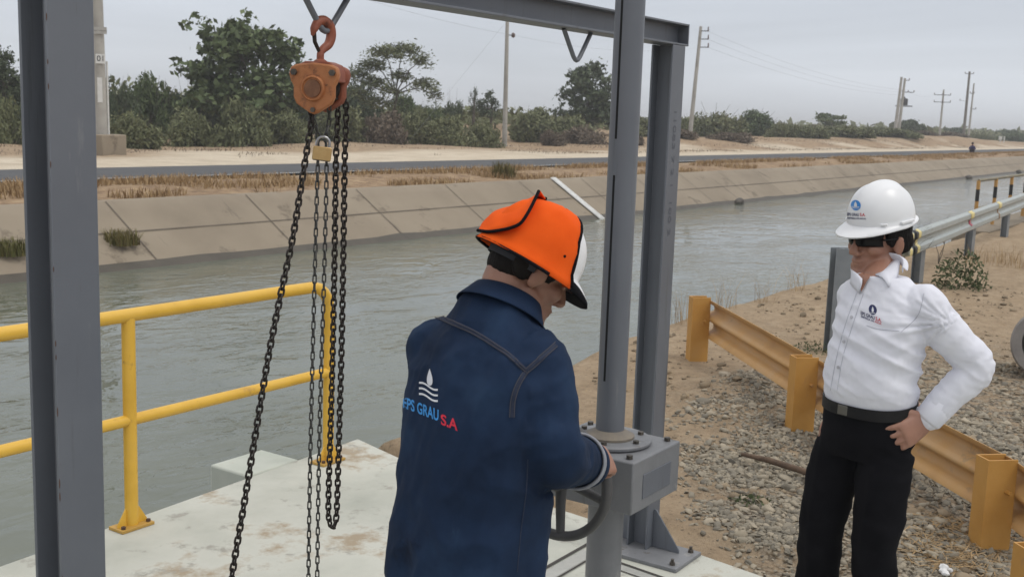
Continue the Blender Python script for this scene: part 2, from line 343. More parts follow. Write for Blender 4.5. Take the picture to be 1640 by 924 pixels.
# concrete platform
plat = mat('platform_concrete', [(.37, .38, .33), (.46, .465, .41), (.54, .54, .485)], .85, scale=1.6, bump=.3, bscale=25, spots=[((.33, .27, .19), 1.6, .43), ((.31, .30, .26), 6, .43), ((.20, .17, .12), 11, .335)])
poly = [(-3, 4.11), (2.44, 4.127), (4.74, 4.262), (4.62, 3.86), (4.40, 1.95), (4.33, 1.55), (4.15, -.4), (4.0, -3), (-3, -3)]
po = MB().prism([(x, y) for x, y in reversed(poly)], (0, 0, 0), (1, 0, 0), (0, 1, 0), .001)
vs = [(x, y, 0) for x, y in poly]+[(x, y, -2) for x, y in poly]; n = len(poly)
po = MB().add(vs, [tuple(range(n-1, -1, -1)), tuple(range(n, 2*n))]+[(i, (i+1) % n, n+(i+1) % n, n+i) for i in range(n)])
platform = setp(po.build('concrete_platform', plat, bevel=.012), 'pale weathered concrete gate platform with dirt stains', None, None, 'structure')
gm = mat('groove_shadow_gap', (.05, .045, .04), .9)
stl = mat('embedded_steel', [(.30, .30, .28), (.40, .40, .37)], .6, scale=12, spots=[((.16, .10, .06), 9, .4)])
def slot(p0, p1, w, z, mt, nm):
    p0, p1 = V((*p0, z)), V((*p1, z)); d = (p1-p0).normalized(); s_ = V((-d.y, d.x, 0))*w/2
    return MB().add([p0-s_, p1-s_, p1+s_, p0+s_], [(0, 1, 2, 3)]).build(nm, mt, platform, smooth=False)
slot((2.2, 2.385), (4.23, 2.375), .018, .004, gm, 'slot_gap'); slot((2.2, 2.33), (4.10, 2.325), .07, .003, stl, 'slot_angle'); slot((2.2, 2.285), (4.08, 2.28), .010, .004, gm, 'slot_gap')
slot((4.09, 2.28), (3.98, 1.35), .014, .004, gm, 'slot_gap'); slot((4.05, 2.28), (3.94, 1.35), .05, .003, stl, 'slot_angle'); slot((4.02, 2.28), (3.91, 1.35), .008, .004, gm, 'slot_gap')
# jutting wing wall
algae = mat('wing_wall_concrete', [(.40, .43, .37), (.52, .54, .48)], .85, scale=3, spots=[((.36, .28, .20), 5, .38)])
wwl = MB().box((4.105, 4.43, -.775), (.37, .30, 1.5)).build('wing_wall', algae, bevel=.012)
setp(wwl, 'short pale concrete wing wall jutting into the canal beyond the railing', 'wall')
# ------------------------------------------------------------------ steel hoist frame
grey = mat('grey_paint', [(.115, .125, .145), (.135, .147, .168)], .42, scale=3, bump=.06, bscale=40, rvar=.15, spots=[((.095, .10, .108), 3, .42, (6, 6, .35)), ((.17, .178, .19), 5, .36, (3, 3, .5)), ((.085, .062, .05), 11, .31)])
grey2 = mat('grey_enamel', [(.15, .155, .165), (.19, .195, .205)], .5, scale=8, bump=.1, bscale=60, rvar=.2, spots=[((.30, .29, .27), 5, .40), ((.10, .09, .08), 6, .38, (2, 2, .4)), ((.07, .06, .05), 13, .34)])
bolt_m = mat('dark_bolt', [(.07, .065, .06), (.14, .12, .10)], .5, .6, scale=40)
rust = mat('rust_spot', [(.09, .05, .035), (.065, .04, .03)], .9, scale=60)
fr = thing('hoist_frame', 'grey painted steel portal frame with two V shaped lifting eyes under its beam', 'steel frame', (2.87, 2.17, 0))
def hbeam(p0, p1, ex, ey, b, h, tf, tw):         # flanges face +-ey, width b along ex
    g = MB(); p0, p1, ex, ey = V(p0), V(p1), V(ex), V(ey)
    o = [(-b/2, -h/2), (b/2, -h/2), (b/2, -h/2+tf), (tw/2, -h/2+tf), (tw/2, h/2-tf), (b/2, h/2-tf), (b/2, h/2), (-b/2, h/2), (-b/2, h/2-tf), (-tw/2, h/2-tf), (-tw/2, -h/2+tf), (-b/2, -h/2+tf)]
    A = [p0+ex*x+ey*y for x, y in o]; Bq = [p1+ex*x+ey*y for x, y in o]; n = 12
    q = [(0, 1, 2, 11), (2, 3, 10, 11), (3, 4, 9, 10), (4, 5, 8, 9), (5, 6, 7, 8)]
    return g.add(A+Bq, [(i, (i+1) % n, n+(i+1) % n, n+i) for i in range(n)]+q+[tuple(n+i for i in f) for f in q])
PY = 2.17
for px in (1.454, 4.297):
    post = hbeam((px, PY, .018), (px, PY, 2.185), (1, 0, 0), (0, 1, 0), .112, .10, .009, .006).build('post', grey, fr, bevel=.0018)
    if px < 2:
        for z in (.62, .71, .74, .83, 1.02, 1.05, 1.21, 1.33, 1.36, 1.52, 1.74, 1.90, 1.95, 2.04, 2.10):
            MB().ell((px-.0555, PY-.0503, z), (.0016, .0006, .004+.009*((z*37) % 1)), n=8, m_=5).build('rust_chip', rust, post)
    else:
        mk = mat('faint_marker', (.10, .108, .128), .7); tcv = bpy.data.curves.new('mk', 'FONT'); tcv.body = '11083 7 2 1  100 2'; tcv.size = .07
        to = bpy.data.objects.new('mk', tcv); COL.objects.link(to); dg = bpy.context.evaluated_depsgraph_get()
        me = bpy.data.meshes.new_from_object(to.evaluated_get(dg)); bpy.data.objects.remove(to)
        for v in me.vertices: v.co = V((px-.018+v.co.y*.5, PY-.0512, 1.93-v.co.x*1.0))
        link('lettering', me, mk, post, sharp=0)
    g = MB().box((px+(.0 if px < 2 else -.045), PY-.05, .009), (.25, .40, .018)); bpl = g.build('base_plate', grey2, fr, bevel=.003)
    for dx in (-.09, .09):
        for dy in (-.165, .165):
            c = V((px+dx-(0 if px < 2 else .045), PY-.05+dy, .018))
            MB().cyl(c, c+V((0, 0, .012)), .013, n=6).cyl(c+V((0, 0, .012)), c+V((0, 0, .026)), .007, n=10).build('anchor_bolt', bolt_m, bpl)
    for sgn in (-1, 1):
        MB().prism([(0, 0), (.13, 0), (.13, .012), (.012, .17), (0, .17)], (px+.004, PY+sgn*.0502, .0185), (0, sgn, 0), (0, 0, 1), .008).build('gusset', grey, fr, bevel=.001)
beam = hbeam((1.38, PY, 2.2315), (4.372, PY, 2.2315), (0, 1, 0), (0, 0, 1), .10, .09, .008, .006).build('beam', grey, fr, bevel=.0015)
MB().box((4.3765, PY, 2.2315), (.008, .10, .09)).build('end_plate', grey, fr)
def eye(cx):
    pts = [(cx-.095, PY, 2.186), (cx-.055, PY, 2.135), (cx-.022, PY, 2.094), (cx-.010, PY, 2.084), (cx, PY, 2.081), (cx+.010, PY, 2.084), (cx+.022, PY, 2.094), (cx+.055, PY, 2.135), (cx+.095, PY, 2.186)]
    MB().tube(pts, .0085, 12).build('lifting_eye', grey, fr)
eye(2.262); eye(3.565)
# ------------------------------------------------------------------ chain hoist
ora = mat('hoist_orange', [(.30, .105, .035), (.40, .16, .06), (.34, .12, .045)], .55, scale=18, bump=.2, bscale=70, spots=[((.15, .06, .03), 12, .44), ((.09, .04, .022), 25, .38), ((.40, .20, .10), 30, .34)])
red = mat('hoist_red_brown', [(.20, .055, .03), (.28, .085, .045)], .55, scale=18, bump=.2, bscale=70, spots=[((.09, .03, .02), 16, .42), ((.36, .19, .13), 12, .33)])
blk = mat('chain_black', [(.018, .016, .015), (.05, .04, .035)], .55, .6, scale=60, spots=[((.09, .05, .03), 20, .3)])
gal = mat('hand_chain_steel', [(.05, .05, .05), (.10, .10, .095)], .5, .7, scale=60)
ax = V((-.93, -.37, 0)).normalized(); side = V((0, 0, 1)).cross(ax).normalized(); up = V((0, 0, 1))   # cover normal; side points to the photo's right
HC = onY(513, 130, 2.17); HC = V((HC.x, 2.17, 1.935))
ho = thing('chain_hoist', 'rusty orange chain hoist hanging by its hook from the grey frame', 'chain hoist', HC)
def hp(a, b, c): return HC+side*a+up*b+ax*c
def outline(s): return [(x*s, y*s) for x, y in [(-.071, .030), (-.066, .048), (-.050, .055), (.0, .060), (.050, .055), (.066, .048), (.071, .030), (.066, .012), (.058, -.002), (.058, -.030), (.050, -.048), (.012, -.072), (0, -.076), (-.012, -.072), (-.050, -.048), (-.058, -.030), (-.058, -.002), (-.066, .012)]]
g = MB().prism([(x, y) for x, y in outline(1.0)], hp(0, 0, .028), side, up, .020)
fc = g.build('front_cover', ora, ho, bevel=.005)
g = MB().lathe(hp(0, -.008, .0478), ax, [(.0, 0), (.034, 0), (.034, .004), (.031, .009), (.029, .009), (.027, .005), (.0, .005)], 36); g.build('cover_boss', ora, fc)
MB().lathe(hp(0, -.008, .053), ax, [(0, 0), (.024, 0), (.023, .003), (0, .004)], 30).build('boss_disc', mat('worn_disc', [(.12, .05, .025), (.22, .10, .05)], .6, scale=40), fc)
for sx_ in (-1, 1):
    MB().cyl(hp(sx_*.054, .034, .046), hp(sx_*.054, .034, .056), .009, n=6).build('cover_bolt', bolt_m, fc)
MB().cyl(hp(0, -.064, .046), hp(0, -.064, .054), .007, n=6).build('cover_bolt', bolt_m, fc)
o2 = [(x*.93, y*.95+.002) for x, y in outline(1)]
MB().prism(o2, hp(0, 0, -.062), side, up, .028).build('rear_cover', red, ho, bevel=.006)
MB().lathe(hp(0, 0, -.062), -ax, [(0, 0), (.042, 0), (.040, .012), (.028, .02), (0, .022)], 30).build('brake_cover', red, ho)
top = [(-.060, .036), (-.052, .056), (-.030, .064), (.030, .064), (.052, .056), (.060, .036), (.060, .010), (.052, .010), (.050, .034), (-.050, .034), (-.052, .010), (-.060, .010)]
MB().prism(top, hp(0, 0, -.035), side, up, .064).build('top_housing', red, ho, bevel=.003)
MB().lathe(hp(0, -.004, -.036), ax, [(0, 0), (.040, 0), (.046, .006), (.046, .012), (.033, .02), (.033, .03), (.046, .04), (.046, .05), (0, .055)], 30).build('chain_wheel', blk, ho)
# hook
hk = hp(0, .062, 0)
def hkp(a, b): return V((HC.x+a, PY, HC.z+b))
pth = spline([hkp(0, .058), hkp(0, .085), hkp(.010, .098), hkp(.030, .112), hkp(.040, .135), hkp(.034, .160), hkp(.012, .173), hkp(-.010, .168), hkp(-.024, .150), hkp(-.030, .135)], 5)
n = len(pth); rad = [.010 if i < 6 else .0095+.0045*math.sin(math.pi*min(1, (i-6)/(n-8))) if i < n-4 else .0105-.0012*(i-n+5) for i in range(n)]
# the hook bowl passes over the eye bar: shift so the bar sits in it
MB().tube(pth, rad, 14, round_ends=True).lathe(hkp(0, .054), (0, 0, 1), [(0, 0), (.018, 0), (.018, .012), (.011, .017), (0, .02)], 18).build('hook', red, ho)
hookp = ho.children[-1] if False else [o for o in COL.objects if o.name.startswith('hook')][-1]
MB().tube([hkp(-.026, .148), hkp(-.022, .115), hkp(-.006, .092)], [.006, .0055, .005], 8).build('latch', blk, hookp)
def chain(path, pitch, wire, width, nseg=14, nr=7, twist=0.0):
    P = spline(path, 12); L_ = [0]
    for a, b in zip(P, P[1:]): L_.append(L_[-1]+(b-a).length)
    def pos(s):
        for i in range(len(P)-1):
            if L_[i+1] >= s or i == len(P)-2:
                return P[i].lerp(P[i+1], (s-L_[i])/max(1e-9, L_[i+1]-L_[i])), (P[min(i+1, len(P)-1)]-P[i]).normalized()
    g = MB(); k = int(L_[-1]/pitch); hl = pitch/2+wire; r = width/2-wire/2
    for i in range(k):
        c, d = pos((i+.5)*pitch); a, b, _ = frame(d, (.3, -1, 0))
        t = (R(45) if i % 2 else R(-45))+R(58)+twist+.12*noise.noise(V((i*.7, L_[-1], 0))); q = a*math.cos(t)+b*math.sin(t); pts = []
        hs = max(hl-wire/2-r, .001)
        for j in range(nseg):
            an = 2*math.pi*j/nseg; pts.append(c+d*(math.copysign(hs, math.sin(an))+r*math.sin(an))+q*(r*math.cos(an)))
        nn = d.cross(q); rows = []
        for j in range(nseg):
            tg = (pts[(j+1) % nseg]-pts[j-1]).normalized(); u = tg.cross(nn)
            rows.append([pts[j]+(u*math.cos(2*math.pi*e_/nr)+nn*math.sin(2*math.pi*e_/nr))*wire/2 for e_ in range(nr)])
        rows.append(rows[0]); g.rings(rows, caps=False)
    return g
def pp(x, y, Y=PY): return onY(x, y, Y)
chain([hp(-.035, -.04, 0)]+[pp(*q) for q in ((499, 190), (492, 238), (482, 300), (469, 380), (450, 470), (430, 570), (410, 690), (392, 800), (371, 924), (352, 1060))]+[V((1.80, PY, .06)), V((1.70, PY-.03, .02)), V((1.58, PY-.1, .02))], .0175, .0062, .0215, twist=.35).build('load_chain', blk, ho, sharp=0)
lp = [hp(.035, -.03, .0)]+[pp(*q) for q in ((541, 170), (538, 260), (536, 400), (533, 560), (529, 700), (526, 800), (527, 832), (533, 844), (538, 832), (540, 800), (543, 700), (547, 560), (550, 400), (552, 260), (554, 170))]+[hp(.042, -.02, -.03)]
chain(lp, .0175, .0060, .0205, twist=-.2).build('load_chain', blk, ho, sharp=0)
PK = pp(516, 243)
hc1 = [hp(-.03, -.05, .01), pp(503, 195), pp(509, 218), pp(509, 262), pp(507, 330), pp(503, 480), pp(499, 640), pp(496, 780), pp(494, 924), pp(493, 1040)]
hc2 = [hp(.022, -.05, -.01), pp(527, 195), pp(522, 218), pp(523, 262), pp(522, 330), pp(518, 480), pp(513, 640), pp(510, 780), pp(508, 924), pp(506, 1040)]
chain(hc1, .0215, .0042, .0138, twist=.45).build('hand_chain', gal, ho, sharp=0)
chain(hc2+[pp(500, 1075)]+[pp(493, 1042)], .0215, .0042, .0138, twist=.55).build('hand_chain', gal, ho, sharp=0)
# padlock through both strands of the hand chain
brass = mat('brass', [(.50, .33, .14), (.58, .41, .20)], .38, .75, scale=30, bump=.05, spots=[((.30, .20, .10), 20, .3)])
shk = mat('chrome_shackle', (.36, .36, .37), .3, 1.0)
vd = (CC-PK); vd.z = 0; vd.normalize(); rt = V((0, 0, 1)).cross(vd)
bz = PK+vd*.016
pk = thing('padlock', 'brass padlock hooked through the thin hand chain below the orange hoist', 'padlock', bz-V((0, 0, .02)))
tl = R(-6); e1 = rt*math.cos(tl)+up*math.sin(tl); e2 = e1.cross(vd)*-1
if e2.z < 0: e2 = -e2
MB().prism([(-.025, -.019), (.025, -.019), (.0255, -.010), (.0255, .014), (.022, .018), (-.022, .018), (-.0255, .014), (-.0255, -.010)], bz-vd*.008-e2*.004, e1, e2, .016).build('body', brass, pk, bevel=.002)
MB().box(bz-e2*.0235, (.046, .012, .003), Matrix((e1, vd, e2)).transposed()).build('bumper', bolt_m, pk)
sp = [bz+e1*.017+e2*.010, bz+e1*.017+e2*.024]+[bz+e2*.024+(e1*math.cos(a)+e2*math.sin(a))*.017 for a in (R(30), R(60), R(90), R(120), R(150))]+[bz-e1*.017+e2*.024, bz-e1*.017+e2*.010]
MB().tube(sp, .0038, 10).build('shackle', shk, pk)
# ------------------------------------------------------------------ yellow railing
yel = mat('yellow_paint', [(.62, .36, .035), (.70, .42, .05), (.66, .40, .06)], .42, scale=4, bump=.08, bscale=50, rvar=.15, spots=[((.45, .25, .05), 5, .40), ((.36, .19, .05), 9, .34), ((.16, .09, .045), 19, .30)])
yelr = mat('rusty_yellow_paint', [(.40, .24, .05), (.52, .31, .07)], .6, scale=9, spots=[((.17, .09, .045), 8, .45), ((.30, .25, .18), 12, .40)])
rl = thing('railing', 'yellow tubular railing bolted to the pale platform edge', 'railing', (3.0, 4.08, 0))
RY = 4.08; rr = .030
tp = [(.6, RY, .962), (3.0, RY, .962), (4.02, RY, .965)]+[(4.19+.13*math.sin(a)-.02, RY, .835+.13*math.cos(a)) for a in (R(5), R(25), R(45), R(65), R(85))]
pe = 4.302
tp += [(pe, RY, .75)]
MB().tube(tp, rr, 16).build('top_rail', yel, rl)
MB().tube([(.6, RY, .485), (pe-.005, RY, .497)], .026, 16).build('mid_rail', yel, rl)
for px, zt_ in ((1.75, .95), (3.045, .95), (pe, .76)):
    p = MB().cyl((px, RY, .012), (px, RY, zt_), rr*.98, n=16).build('post', yel, rl)
    MB().box((px, RY, .008), (.17, .10, .014)).build('foot_plate', yelr, p, bevel=.002)
    for sx_ in (-1, 1):
        MB().prism([(.024, 0), (.075, 0), (.075, .01), (.034, .075), (.024, .075)], (px, RY-.003, .0153), (sx_, 0, 0), (0, 0, 1), .006*1).build('gusset', yel, p)
        MB().cyl((px+sx_*.066, RY-.03, .015), (px+sx_*.066, RY-.03, .027), .010, n=6).build('anchor_bolt', rust, p)
# ------------------------------------------------------------------ sluice gate actuator
ac = thing('gate_actuator', 'grey manual sluice gate actuator with handwheel, gearbox and slotted spindle tube', 'gate actuator', (2.785, 1.53, 0))
TX, TY = 2.785, 1.53
MB().cyl((TX, TY, .02), (TX, TY, .80), .0525, n=40).build('pedestal', grey2, ac)
MB().lathe((TX, TY, .0), (0, 0, 1), [(0, .001), (.13, .001), (.13, .018), (.058, .02), (.058, .03)], 40).build('pedestal_flange', grey2, ac)
gb = MB().box((2.785, 1.531, .875), (.288, .318, .150)).build('gearbox', grey2, ac, bevel=.005)
MB().box((2.785, 1.3715, .868), (.17, .004, .07)).build('name_plate', grey, gb, bevel=.001)
for dx in (-.115, .115):
    for dy in (-.13, .13): MB().cyl((2.785+dx, 1.531+dy, .951), (2.785+dx, 1.531+dy, .961), .010, n=6).build('bolt', bolt_m, gb)
fl = MB().lathe((TX, TY, .9515), (0, 0, 1), [(0, 0), (.118, 0), (.122, .004), (.122, .010), (.118, .014), (0, .014)], 56).build('flange', grey2, ac)
for k in range(6):
    a = R(60*k+20); c = V((TX+.097*math.cos(a), TY+.097*math.sin(a), .9655)); MB().cyl(c, c+V((0, 0, .009)), .0095, n=6).build('bolt', bolt_m, fl)
MB().lathe((TX, TY, .966), (0, 0, 1), [(.0, 0), (.072, 0), (.072, .006), (.060, .012), (.048, .018), (.0425, .022), (0, .022)], 48).build('collar', mat('worn_collar', [(.12, .11, .10), (.20, .17, .13)], .7, scale=20), ac)
tb = MB().cyl((TX, TY, .985), (TX, TY, 2.75), .0415, n=48).build('spindle_tube', grey, ac)
sl = mat('slot_dark', (.006, .006, .007), .9)
vdir = V((-TX, -TY, 0)).normalized(); sdv = V((0, 0, 1)).cross(vdir)
tn = vdir*math.cos(R(32))-sdv*math.sin(R(32))
for z0, z1 in ((1.135, 1.72), (1.82, 2.40), (2.48, 2.70)):
    g = MB(); rows = []
    for z in (z0, z1):
        a0 = math.atan2(tn.y, tn.x); rows.append([V((TX+.0419*math.cos(a0+d_), TY+.0419*math.sin(a0+d_), z)) for d_ in (-.085, -.03, .03, .085)])
    g.sheet(rows).build('indicator_slot', sl, tb)
iron = mat('cast_iron_grey', [(.05, .05, .052), (.075, .075, .077)], .5, scale=20, bump=.2, bscale=60, rvar=.2)
HUB = V((2.44, 1.492, .930)); WR = .152
wx_ = V((1, 0, 0))
wh = thing('w', None, None); bpy.data.objects.remove(wh)
rim = MB(); rows = []
for i in range(65):
    a = 2*math.pi*i/64; c = HUB+V((0, math.cos(a), math.sin(a)))*WR; ro = V((0, math.cos(a), math.sin(a)))
    rows.append([c+ro*(.0135*math.cos(t))+wx_*(.0155*math.sin(t)) for t in [2*math.pi*j/12 for j in range(12)]])
whl = rim.rings(rows, caps=False).build('handwheel', iron, ac, sharp=0)
for k in range(5):
    a = R(-97+72*k); dr = V((0, math.cos(a), math.sin(a)))
    MB().tube([HUB+dr*.02+wx_*.02, HUB+dr*.07+wx_*.010, HUB+dr*(WR-.004)], [.016, .0135, .0115], 10).build('spoke', iron, whl)
MB().lathe(HUB-wx_*.012, wx_, [(0, 0), (.026, 0), (.030, .004), (.030, .034), (.024, .04), (0, .04)], 28).build('hub', iron, whl)
MB().cyl(HUB, V((2.642, HUB.y, HUB.z)), .0155, n=20).build('input_shaft', bolt_m, ac)
MB().lathe(V((2.59, HUB.y, HUB.z)), wx_, [(0, 0), (.030, 0), (.036, .01), (.045, .02), (.045, .0505), (0, .0505)], 28).build('shaft_housing', grey2, ac)
# ------------------------------------------------------------------ orange W-beam barrier
orr = mat('orange_paint', [(.42, .205, .040), (.49, .255, .06), (.46, .25, .075)], .55, scale=3, bump=.08, bscale=40, rvar=.15, spots=[((.36, .20, .09), 4, .41, (2, 2, .6)), ((.28, .18, .10), 7, .36), ((.15, .08, .045), 16, .31)])
dusty = mat('dusty_orange_paint', [(.42, .235, .09), (.52, .30, .11), (.50, .33, .18)], .6, scale=2.2, bump=.08, bscale=40, rvar=.15, spots=[((.33, .23, .13), 4, .42), ((.19, .10, .05), 16, .25)])
O1, O2, O3 = V((8.225, 3.735, 0)), V((6.76, 2.335, 0)), V((5.43, .93, 0))
WP = [(-.155, 0), (-.135, .004), (-.112, .030), (-.105, .054), (-.092, .072), (-.068, .076), (-.050, .070), (-.030, .030), (-.012, .008), (0, .004), (.012, .008), (.030, .030), (.050, .070), (.068, .076), (.092, .072), (.105, .054), (.112, .030), (.135, .004), (.155, 0)]
WPF = [(-.155, 0), (-.143, .012), (-.130, .040), (-.118, .048), (-.060, .048), (-.046, .038), (-.030, .012), (0, .008), (.030, .012), (.046, .038), (.060, .048), (.118, .048), (.130, .040), (.143, .012), (.155, 0)]
def wbeam(pts, zs, sgn, th=.004, dp=1.0, WP=WP):               # corrugated rail along pts, its hollow side away from sgn
    rows = []
    P = [V(p) for p in pts]
    for i, p in enumerate(P):
        d = (P[min(i+1, len(P)-1)]-P[max(i-1, 0)]).normalized(); nrm = V((-d.y, d.x, 0)).normalized()*sgn
        rows.append([p+V((0, 0, zs[i]+z))+nrm*q*dp for z, q in WP]+[p+V((0, 0, zs[i]+z))+nrm*(q*dp-th) for z, q in reversed(WP)])
    return MB().rings(rows)
og = thing('guard_rail', 'low orange W-beam crash barrier half buried in the gravel behind the man in white', 'guard rail', O2)
dr = (O3-O1).normalized(); nr_ = V((-dr.y, dr.x, 0))
if nr_.dot(V((-1, 0, 0))) < 0: nr_ = -nr_       # towards the camera
def lerp3(a, b, k): return [a.lerp(b, i/k) for i in range(k+1)]
back = -nr_*.10
pts = [O1-dr*.05+back*0]+lerp3(O1, O2, 8)+lerp3(O2, O3, 8)[1:]+[O3+dr*.10, O3+dr*.2]
zs = [.325]+[.325-.005*i for i in range(9)]+[.285-.006*i for i in range(1, 9)]+[.225, .20]
pts = [p-nr_*.055+V((0, 0, 0)) for p in pts]
pts[-1] = pts[-1]-nr_*.02
wsg = 1 if V((-dr.y, dr.x, 0)).dot(nr_) > 0 else -1
wbeam(pts, zs, -wsg).build('rail', dusty, og, sharp=50)
CSEC = [(-.075, -.05), (.075, -.05), (.075, .05), (-.075, .05), (-.075, .042), (.067, .042), (.067, -.042), (-.075, -.042)]
def hpost(p, h, mt, parent, nm='post'):
    p = V(p); return MB().prism(CSEC, (p.x, p.y, -.3), nr_, dr, .3+h).build(nm, mt, parent, bevel=.0015)
for p, h in ((O1, .50), (O2, .455), (O3, .40)):
    q = hpost(p+nr_*.02, h, orr, og)
    c = p+nr_*.02+dr*.0+V((0, 0, h*.62))
    MB().cyl(c-nr_*.03+dr*.05, c-nr_*.03+dr*.085, .010, n=6).build('bolt', orr, q)
SP = onz(1640, 985, 0); SP = at(1650, 985, 4.55); SP.z = 0
sgp = thing('barrier_post', 'short orange steel post in the gravel, cut off by the lower right picture corner', 'post', SP)
hpost(SP, .245, orr, sgp, 'stub')
# ------------------------------------------------------------------ galvanised barrier further along
galv = mat('galvanised', [(.32, .35, .34), (.40, .43, .42), (.36, .39, .37)], .5, .3, scale=5, bump=.05, spots=[((.24, .25, .23), 3, .36)])
gpst = mat('galvanised_post', [(.19, .21, .225), (.25, .27, .285)], .5, .3, scale=6, spots=[((.28, .29, .29), 9, .3)])
gr_ = thing('guard_rail', 'galvanised W-beam crash barrier with yellow bands and a red reflector along the water', 'guard rail', (14.6, 3.6, 0))
G0, G1 = V((13.7, 3.56, 0)), V((40, 5.2, 0))
gp = [G0-V((.5, -.10, 0)), G0-V((.25, -.03, 0))]+lerp3(G0, G1, 26)
wbeam(gp, [.55]*2+[.55+.002*i for i in range(27)], -1, .004, 1.0, WPF).build('rail', galv, gr_, sharp=16)
for k in range(7):
    p = V((14.6+3.95*k, 3.70+.246*k, 0)); p.z = gz(p.x, p.y)
    hbeam(p-V((0, .0, .3)), p+V((0, 0, .62)), (1, 0, 0), (0, 1, 0), .19, .11, .008, .007).build('post', gpst, gr_)
yb = mat('yellow_band', [(.62, .50, .16), (.70, .62, .36)], .6, scale=14); rb = mat('red_reflector', (.40, .012, .05), .3); bb = mat('black_band', (.02, .02, .02), .6)
def band(x0, x1, mt, nm, z0=-.15, z1=.156):
    d = (G1-G0).normalized(); nrm = V((-d.y, d.x, 0))*-1; rows = []
    for x in (x0, x1):
        p = G0+d*((x-G0.x)/d.x); zz = .55+.052*((x-G0.x)/26)
        rows.append([p+V((0, 0, zz+z))+nrm*(q+.004) for z, q in WPF if z0 <= z <= z1])
    b_ = MB().sheet(rows).build(nm, mt, gr_, sharp=50); so = b_.modifiers.new('s', 'SOLIDIFY'); so.thickness = .002
for x0, mt in ((13.35, yb), (13.62, bb), (13.78, yb)): band(x0, x0+.15, mt, 'reflective_band')
band(17.55, 17.85, yb, 'reflective_band', 0.03); band(17.62, 17.80, rb, 'red_reflector', -.10, .03)
band(20.4, 20.75, yb, 'reflective_band', .03); band(20.52, 20.62, mat('rust_band', (.30, .17, .08), .8), 'reflective_band', -.15, .03)
tallp = thing('barrier_post', 'tall bare galvanised post standing behind the man in white', 'post', (9.45, 3.03, 0))
hbeam((9.45, 3.03, -.3), (9.45, 3.03, .863), (.71, -.70, 0), (.70, .71, 0), .16, .11, .008, .007).build('upright', gpst, tallp, bevel=.001)
# far yellow and black hand rail over a side gate
fh = thing('railing', 'distant hand rail with yellow and black banded posts at the water edge', 'railing', (23.3, 4.9, 0))
yo = mat('faded_yellow', [(.42, .22, .06), (.52, .30, .09)], .6, scale=9); dkr = mat('weathered_rail', [(.14, .13, .10), (.24, .20, .12)], .7, scale=6)
for k in range(5):
    px = 23.3+1.62*k
    p = MB().cyl((px, 4.9, -.8), (px, 4.9, .95), .036, n=12).build('post', yo, fh)
    for z0, z1 in ((.55, .78), (.18, .36)): MB().cyl((px, 4.9, z0), (px, 4.9, z1), .0375, n=12).build('black_band', bb, p)
MB().tube([(23.3, 4.9, .95), (31, 4.9, .97)], .028, 10).build('top_rail', dkr, fh); MB().tube([(23.3, 4.9, .40), (31, 4.9, .40)], .03, 10).build('mid_rail', dkr, fh)
cb = MB().box((27.2, 4.9, -.55), (8.4, .7, 1.1)).build('side_gate_block', conc, bevel=.02)
setp(cb, 'low concrete side gate block under the distant yellow and black hand rail', 'wall')
# gauge strip on the lining
wp = mat('white_paint_worn', [(.50, .50, .48), (.66, .66, .64)], .8, scale=9, spots=[((.33, .30, .25), 7, .3)])
gs = MB().sheet([[lin(27.62+.1*(1-t), t, .028), lin(27.62+.28+.1*(1-t), t, .028)] for t in (-.12, .2, .5, .8, 1.03)]).build('gauge_strip', wp)
so = gs.modifiers.new('s', 'SOLIDIFY'); so.thickness = .02; setp(gs, 'white painted water level gauge strip lying down the far canal lining', 'gauge')
# ------------------------------------------------------------------ vegetation
def rot_rand(n):
    q = RNG.normal(size=(n, 4)); q /= np.linalg.norm(q, axis=1)[:, None]; w, x, y, z = q.T
    a = np.stack([1-2*(y*y+z*z), 2*(x*y+z*w), 2*(x*z-y*w)], -1); b = np.stack([2*(x*y-z*w), 1-2*(x*x+z*z), 2*(y*z+x*w)], -1); return a, b
def leaves(name, C, size, aspect=.5, flat=0.0, up=0.0, jitter=.35):
    C = np.asarray(C, float); n = len(C); a, b = rot_rand(n)
    if up: a = a*(1-up)+np.array([0, 0, 1])*up; a /= np.linalg.norm(a, axis=1)[:, None]
    if flat: a[:, 2] *= 1-flat; b[:, 2] *= 1-flat; a /= np.linalg.norm(a, axis=1)[:, None]
    b = b-(a*b).sum(1)[:, None]*a; b /= np.linalg.norm(b, axis=1)[:, None]
    s = (np.asarray(size)*(1+jitter*RNG.normal(size=n)).clip(.4, 1.8))[:, None] if np.ndim(size) == 0 else np.asarray(size)[:, None]
    v = np.stack([C-a*s, C-b*s*aspect+a*s*.1, C+a*s, C+b*s*aspect+a*s*.1], 1).reshape(-1, 3)
    return np_mesh(name, v, np.arange(4*n).reshape(n, 4))
def lobes(k, fl=.75):                           # lobe centres in a unit half ellipsoid
    P = []
    while len(P) < k:
        p = RNG.uniform(-1, 1, 3); p[2] = abs(p[2])
        if .25 < np.linalg.norm(p) < .85: P.append(p*[1, 1, fl])
    return np.array(P)
def in_lobes(P, r, n, shell=.55):
    i = RNG.integers(0, len(P), n); d = RNG.normal(size=(n, 3)); d /= np.linalg.norm(d, axis=1)[:, None]
    rr = np.asarray(r)[i] if np.ndim(r) else np.full(n, r)
    return P[i]+d*(rr*RNG.uniform(shell, 1.05, n))[:, None]
lf_olive = mat('olive_leaves', [(.102, .116, .058), (.155, .168, .086), (.21, .215, .122)], .8, island=True, spec=.2)
lf_green = mat('green_leaves', [(.055, .080, .034), (.092, .124, .052), (.14, .168, .078)], .7, island=True, spec=.25)
lf_dark = mat('dark_leaves', [(.044, .060, .034), (.070, .090, .048), (.105, .128, .070)], .7, island=True, spec=.25)
